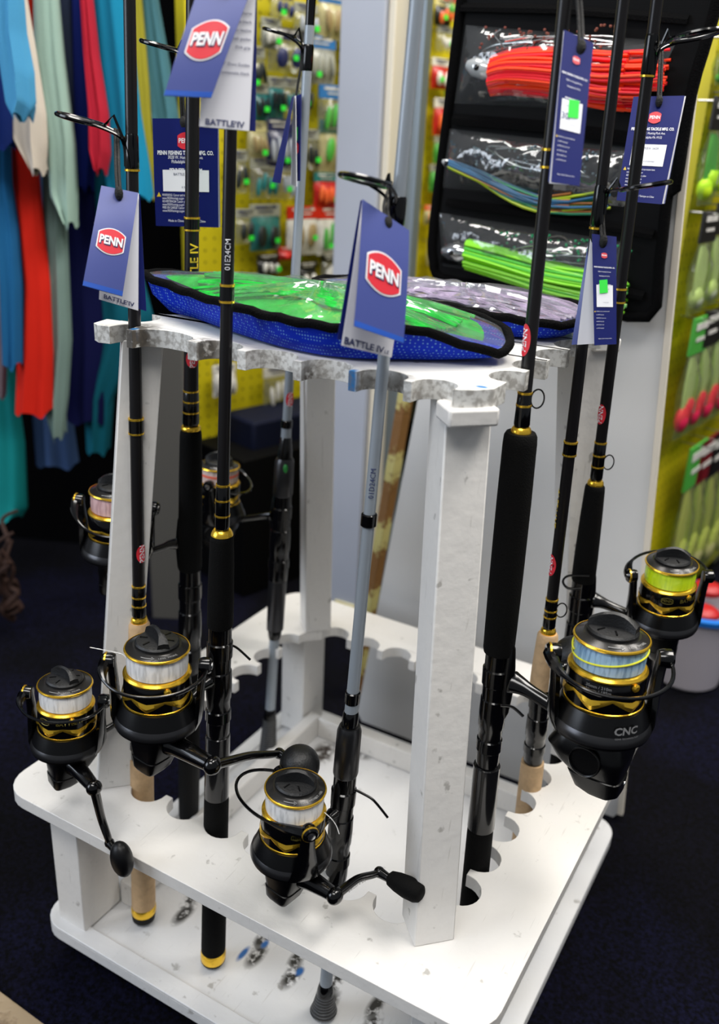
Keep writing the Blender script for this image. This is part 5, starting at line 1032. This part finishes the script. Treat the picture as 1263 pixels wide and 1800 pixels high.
def sparkle(name, col, dk):
    mt = mat(name, col, .25, 0, 1, 120, .5, 70, coat=.5); return mt
def lure_bag(label, outline, zb, zr, hgt, material_in, O, skirtcol, seed, skirt_dir):
    rnd = random.Random(seed); t = empty('lure_bag', label, 'lure bag', O); out = [Vector((p[0], p[1], 0)) for p in smoothpath([(x, y, 0) for x, y, *_ in outline], 6, True)]
    zs = [q.z for q in smoothpath([(0, 0, (p[2] if len(p) > 2 else zr)) for p in outline], 6, True)]
    c = sum(out, Vector()) / len(out); n = len(out); O_ = Vector(O)
    def ring(f, zfun): return [Vector((c.x + (p.x - c.x) * f, c.y + (p.y - c.y) * f, zfun(i, p))) - O_ for i, p in enumerate(out)]
    wob = lambda i, a: .0016 * math.sin(i * a + seed)
    b = MB(); b.rings([ring(.70, lambda i, p: zb), ring(.86, lambda i, p: zb + .001), ring(.96, lambda i, p: zb + (zs[i] - zb) * .45), ring(1.0, lambda i, p: zs[i] - .0005)], cap=True); b.build('mesh_body', BMESH, t, smooth=80)
    prof = lambda f: hgt * (1 - f ** 2.6)
    b = MB(); fs = [.995, .93, .85, .74, .6, .45, .3, .15, .03]; b.rings([ring(f, lambda i, p, f=f: zs[i] * f + (1 - f) * zr + prof(f) + wob(i, .8) * (1 - f) * 2 + .0012 * math.sin(i * 2.1 + f * 9)) for f in fs]); b.build('clear_window', VINYL, t, smooth=80)
    b = MB(); fs = [.93, .85, .74, .6, .45, .3, .15, .03]; b.rings([ring(f * .94, lambda i, p, f=f: zs[i] * f + (1 - f) * zr + prof(f) * .80 + wob(i, .8) * (1 - f) * 2 - .001) for f in fs]); lu = b.build('lure_skirt', material_in, t, smooth=80)
    b = MB(); d = Vector(skirt_dir).normalized(); nn = Vector((-d.y, d.x, 0))
    for q in range(26):
        s_ = (q / 25 - .5) * .07; pts = []
        for j in range(9):
            g = (j / 8 - .5) * .21; p = c + d * g + nn * s_ * (1 + .3 * math.sin(j + q)); 
            # radial position relative to the outline
            best = min(range(n), key=lambda i: (math.atan2((p - c).y, (p - c).x) - math.atan2((out[i] - c).y, (out[i] - c).x)) ** 2); f = min(.93, (p - c).length / max(1e-4, (out[best] - c).length))
            p = c + (out[best] - c) * f; pts.append(Vector((p.x, p.y, zs[best] * f + (1 - f) * zr + prof(f) * .84 + rnd.uniform(-.0006, .0006))) - O_)
        b.tube(smoothpath(pts, 2), .0016, 5)
    o = b.build('skirt_strands', skirtcol, lu, kind='stuff')
    b = MB(); b.tube([Vector((c.x + (p.x - c.x) * 1.005, c.y + (p.y - c.y) * 1.005, zs[i] + wob(i, 1.9) * .5)) - O_ for i, p in enumerate(out)], .0034, 8, closed=True); b.build('black_binding', BIND, t, smooth=80)
    return t
LAV = sparkle('lavender_skirt', (186, 170, 196), (150, 130, 165))
lure_bag('blue mesh lure bag with lavender skirt, under the hanging lure roll', [(-.10, .055), (-.03, .030), (.05, .020), (.10, .005), (.145, .020, .592), (.155, .060), (.12, .115), (.03, .125), (-.07, .110)], ZT + .001, .5945, .011, LAV, (.02, .06, ZT + .001), LAV, 3, (1, -.1, 0))
GRN = sparkle('green_skirt', (40, 214, 70), (20, 150, 50))
lure_bag('blue mesh lure bag with bright green skirt at the front of the rack top', [(-.178, -.080, .606), (-.13, -.100), (-.06, -.128), (.0, -.146), (.05, -.146), (.09, -.122, .602), (.135, -.080, .586), (.120, -.040, .596), (.05, -.018), (-.04, -.006), (-.12, -.024)], ZT + .001, .601, .014, GRN, (0, -.08, ZT + .001), GRN, 5, (1, -.05, 0))

# ------------------------------------------------------------------ hanging lure roll on the grey board
PK = OTH['pocket']; YR = .285
def sc(p): return (p[0], p[2])
roll = empty('lure_roll', 'black hanging lure roll with clear pockets of skirted lures on the grey board', 'lure roll', (.03, YR, .57))
def shift(p): return (p[0] - .03, p[2] - .57)
MY = lambda y: Matrix(((1, 0, 0, 0), (0, 0, 1, y), (0, 1, 0, 0), (0, 0, 0, 1)))
outl = [shift(p) for p in PK['roll']][1:-1]; outl = [(-.104, .40)] + outl + [(.150, .40)]
b = MB(); b.prism([outl], -.004, .004, MY(0)); b.build('backing', mesh_fabric('black_mesh', (2, 2, 3), (8, 8, 9), 500), roll, smooth=0)
b = MB(); pts = smoothpath([(x, -.004, z) for x, z in outl], 3); b.tube(pts, .0055, 8); b.build('binding', BIND, roll, smooth=80)
def pocket(key, name, dome=.018, seed=1):
    Q = [shift(p) for p in PK[key]]; b = MB(); NU, NV = 22, 10; v = []; f = []; rr = random.Random(seed)
    for i in range(NV + 1):
        for j in range(NU + 1):
            u, w_ = j / NU, i / NV; a, b1, c, d = [Vector((q[0], 0, q[1])) for q in Q]; p = a * (1 - u) * (1 - w_) + b1 * u * (1 - w_) + c * u * w_ + d * (1 - u) * w_
            e = (math.sin(math.pi * u) ** .4) * (math.sin(math.pi * w_) ** .6) if 0 < i < NV and 0 < j < NU else 0
            v.append(p + Vector((0, -.0045 - dome * e - .0022 * e * math.sin(u * 23 + w_ * 7 + seed) , 0)))
    for i in range(NV):
        for j in range(NU): a = i * (NU + 1) + j; f.append((a, a + NU + 1, a + NU + 2, a + 1))
    b.add(v, f); return b.build(name, VINYL, roll, smooth=90)
for key, sd in (('p1', 1), ('p2', 2), ('p3', 3)): pocket(key, 'clear_pocket', .020, sd)
def seam(z): 
    b = MB(); b.tube([(-.108, -.006, z), (.0, -.008, z - .004), (.115, -.006, z - .014)], .006, 6, flat=.5); b.build('pocket_hem', BIND, roll)
for z in (.272, .1705, .168, .087, .028): seam(z)
def skirted(label, headp, path, headr, r0, r1, cols, n, loc, hm, seed, curlw=.006, droop=0):
    rnd = random.Random(seed); t = empty('skirted_lure', label, 'lure', loc); t['group'] = 'lures in the hanging roll pockets'; O_ = Vector(loc)
    hp = [Vector(p) - O_ for p in headp]; b = MB(); b.tube([hp[0], hp[0] + (hp[1] - hp[0]) * .3, hp[0] + (hp[1] - hp[0]) * .75, hp[1]], [headr * .45, headr * .95, headr, headr * .7], 16); b.build('lure_head', hm, t)
    b = MB(); b.blob(hp[0] + (hp[1] - hp[0]) * .5 + Vector((0, -headr * .95, 0)), (.003, .0015, .003), 10); b.build('eye', BLK, t)
    pp = smoothpath(path, 6); pp = [p - O_ for p in pp]; m_ = len(pp)
    for ci, cm_ in enumerate(cols):
        b = MB()
        for q in range(n // len(cols)):
            a = rnd.uniform(0, math.tau); rad_ = math.sqrt(rnd.random()); end = m_ - rnd.randint(0, m_ // 6); pts = []
            for i in range(0, end, 2):
                f_ = i / m_; r = r0 + (r1 - r0) * f_; ww = curlw * f_ * math.sin(f_ * 5 + q); pts.append(pp[i] + Vector((0, math.cos(a) * rad_ * r * .7 , math.sin(a) * rad_ * r + ww - droop * f_ * f_)))
            if len(pts) > 2: b.tube(pts, [.0021 * (1 - .4 * i / len(pts)) for i in range(len(pts))], 5)
        b.build('skirt_strands', cm_, t, kind='stuff')
    return t
yl = YR - .014
def yy(L_): return [(p[0], yl, p[2]) for p in L_]
OR = mat('skirt_orange_red', (255, 66, 18), .35, coat=.3); RD = mat('skirt_red', (238, 20, 40), .35, coat=.3); GL = mat('skirt_lime', (140, 230, 30), .35, coat=.3); GL2 = mat('skirt_green', (70, 190, 40), .35, coat=.3)
CHR = mat('chrome_head', (200, 202, 206), .15, .9); CLH = mat('clear_head', (190, 194, 196), .12, .3, coat=.6)
skirted('orange red skirted lure with clear head in the top pocket', yy(PK['head1']), [(-.036, yl, .780), (-.015, yl, .784), (.03, yl, .783), (.08, yl, .778), (.135, yl, .778)], .010, .017, .027, (OR, OR, RD), 170, (-.036, yl, .782), CLH, 1, .003)
skirted('thin multicoloured trolling lure lying curved in the middle pocket', [(-.083, yl, .698), (-.070, yl, .694)], [(-.075, yl, .696), (-.04, yl, .685), (.0, yl, .670), (.04, yl, .664), (.10, yl, .672)], .004, .004, .0075, (mat('strand_yellow', (190, 210, 40), .4), mat('strand_blue', (30, 90, 130), .4), mat('strand_teal', (20, 130, 90), .4), mat('strand_brown', (150, 90, 30), .4)), 28, (-.075, yl, .696), CLH, 2, .006)
skirted('lime green skirted lure with chrome head in the lowest pocket', [(-.0745, yl, .607), (-.046, yl, .607)], [(-.046, yl, .607), (.0, yl, .600), (.05, yl, .592), (.10, yl, .588), (.13, yl, .585)], .010, .0155, .017, (GL, GL, GL2), 100, (-.046, yl, .607), CHR, 3, .003)
# crumpled clear filler bags inside the pockets with glinting beads
for (lab, x, z, cc, s) in (('clear beads and leader crumpled in the middle pocket', .02, .705, (120, 140, 150), 4), ('pinkish loose beads in the top pocket', .02, .812, (150, 90, 80), 5), ('small teal squid tails in the lowest pocket', .06, .622, (60, 160, 110), 6)):
    rnd = random.Random(s); t = empty('bead_tangle', lab, 'beads', (x, YR - .012, z)); b = MB()
    for q in range(70): b.blob((rnd.uniform(-.07, .07), rnd.uniform(-.008, 0), rnd.uniform(-.012, .012)), (.0016,) * 3, 6)
    b.build('beads', mat('bead_%d' % s, cc, .15, .3), t, kind='stuff')
    b = MB(); pts = [(rnd.uniform(-.07, .07), rnd.uniform(-.008, 0), rnd.uniform(-.014, .012)) for q in range(14)]; b.tube(smoothpath(pts, 5), .0009, 5); b.build('leader_coil', STEEL, t)
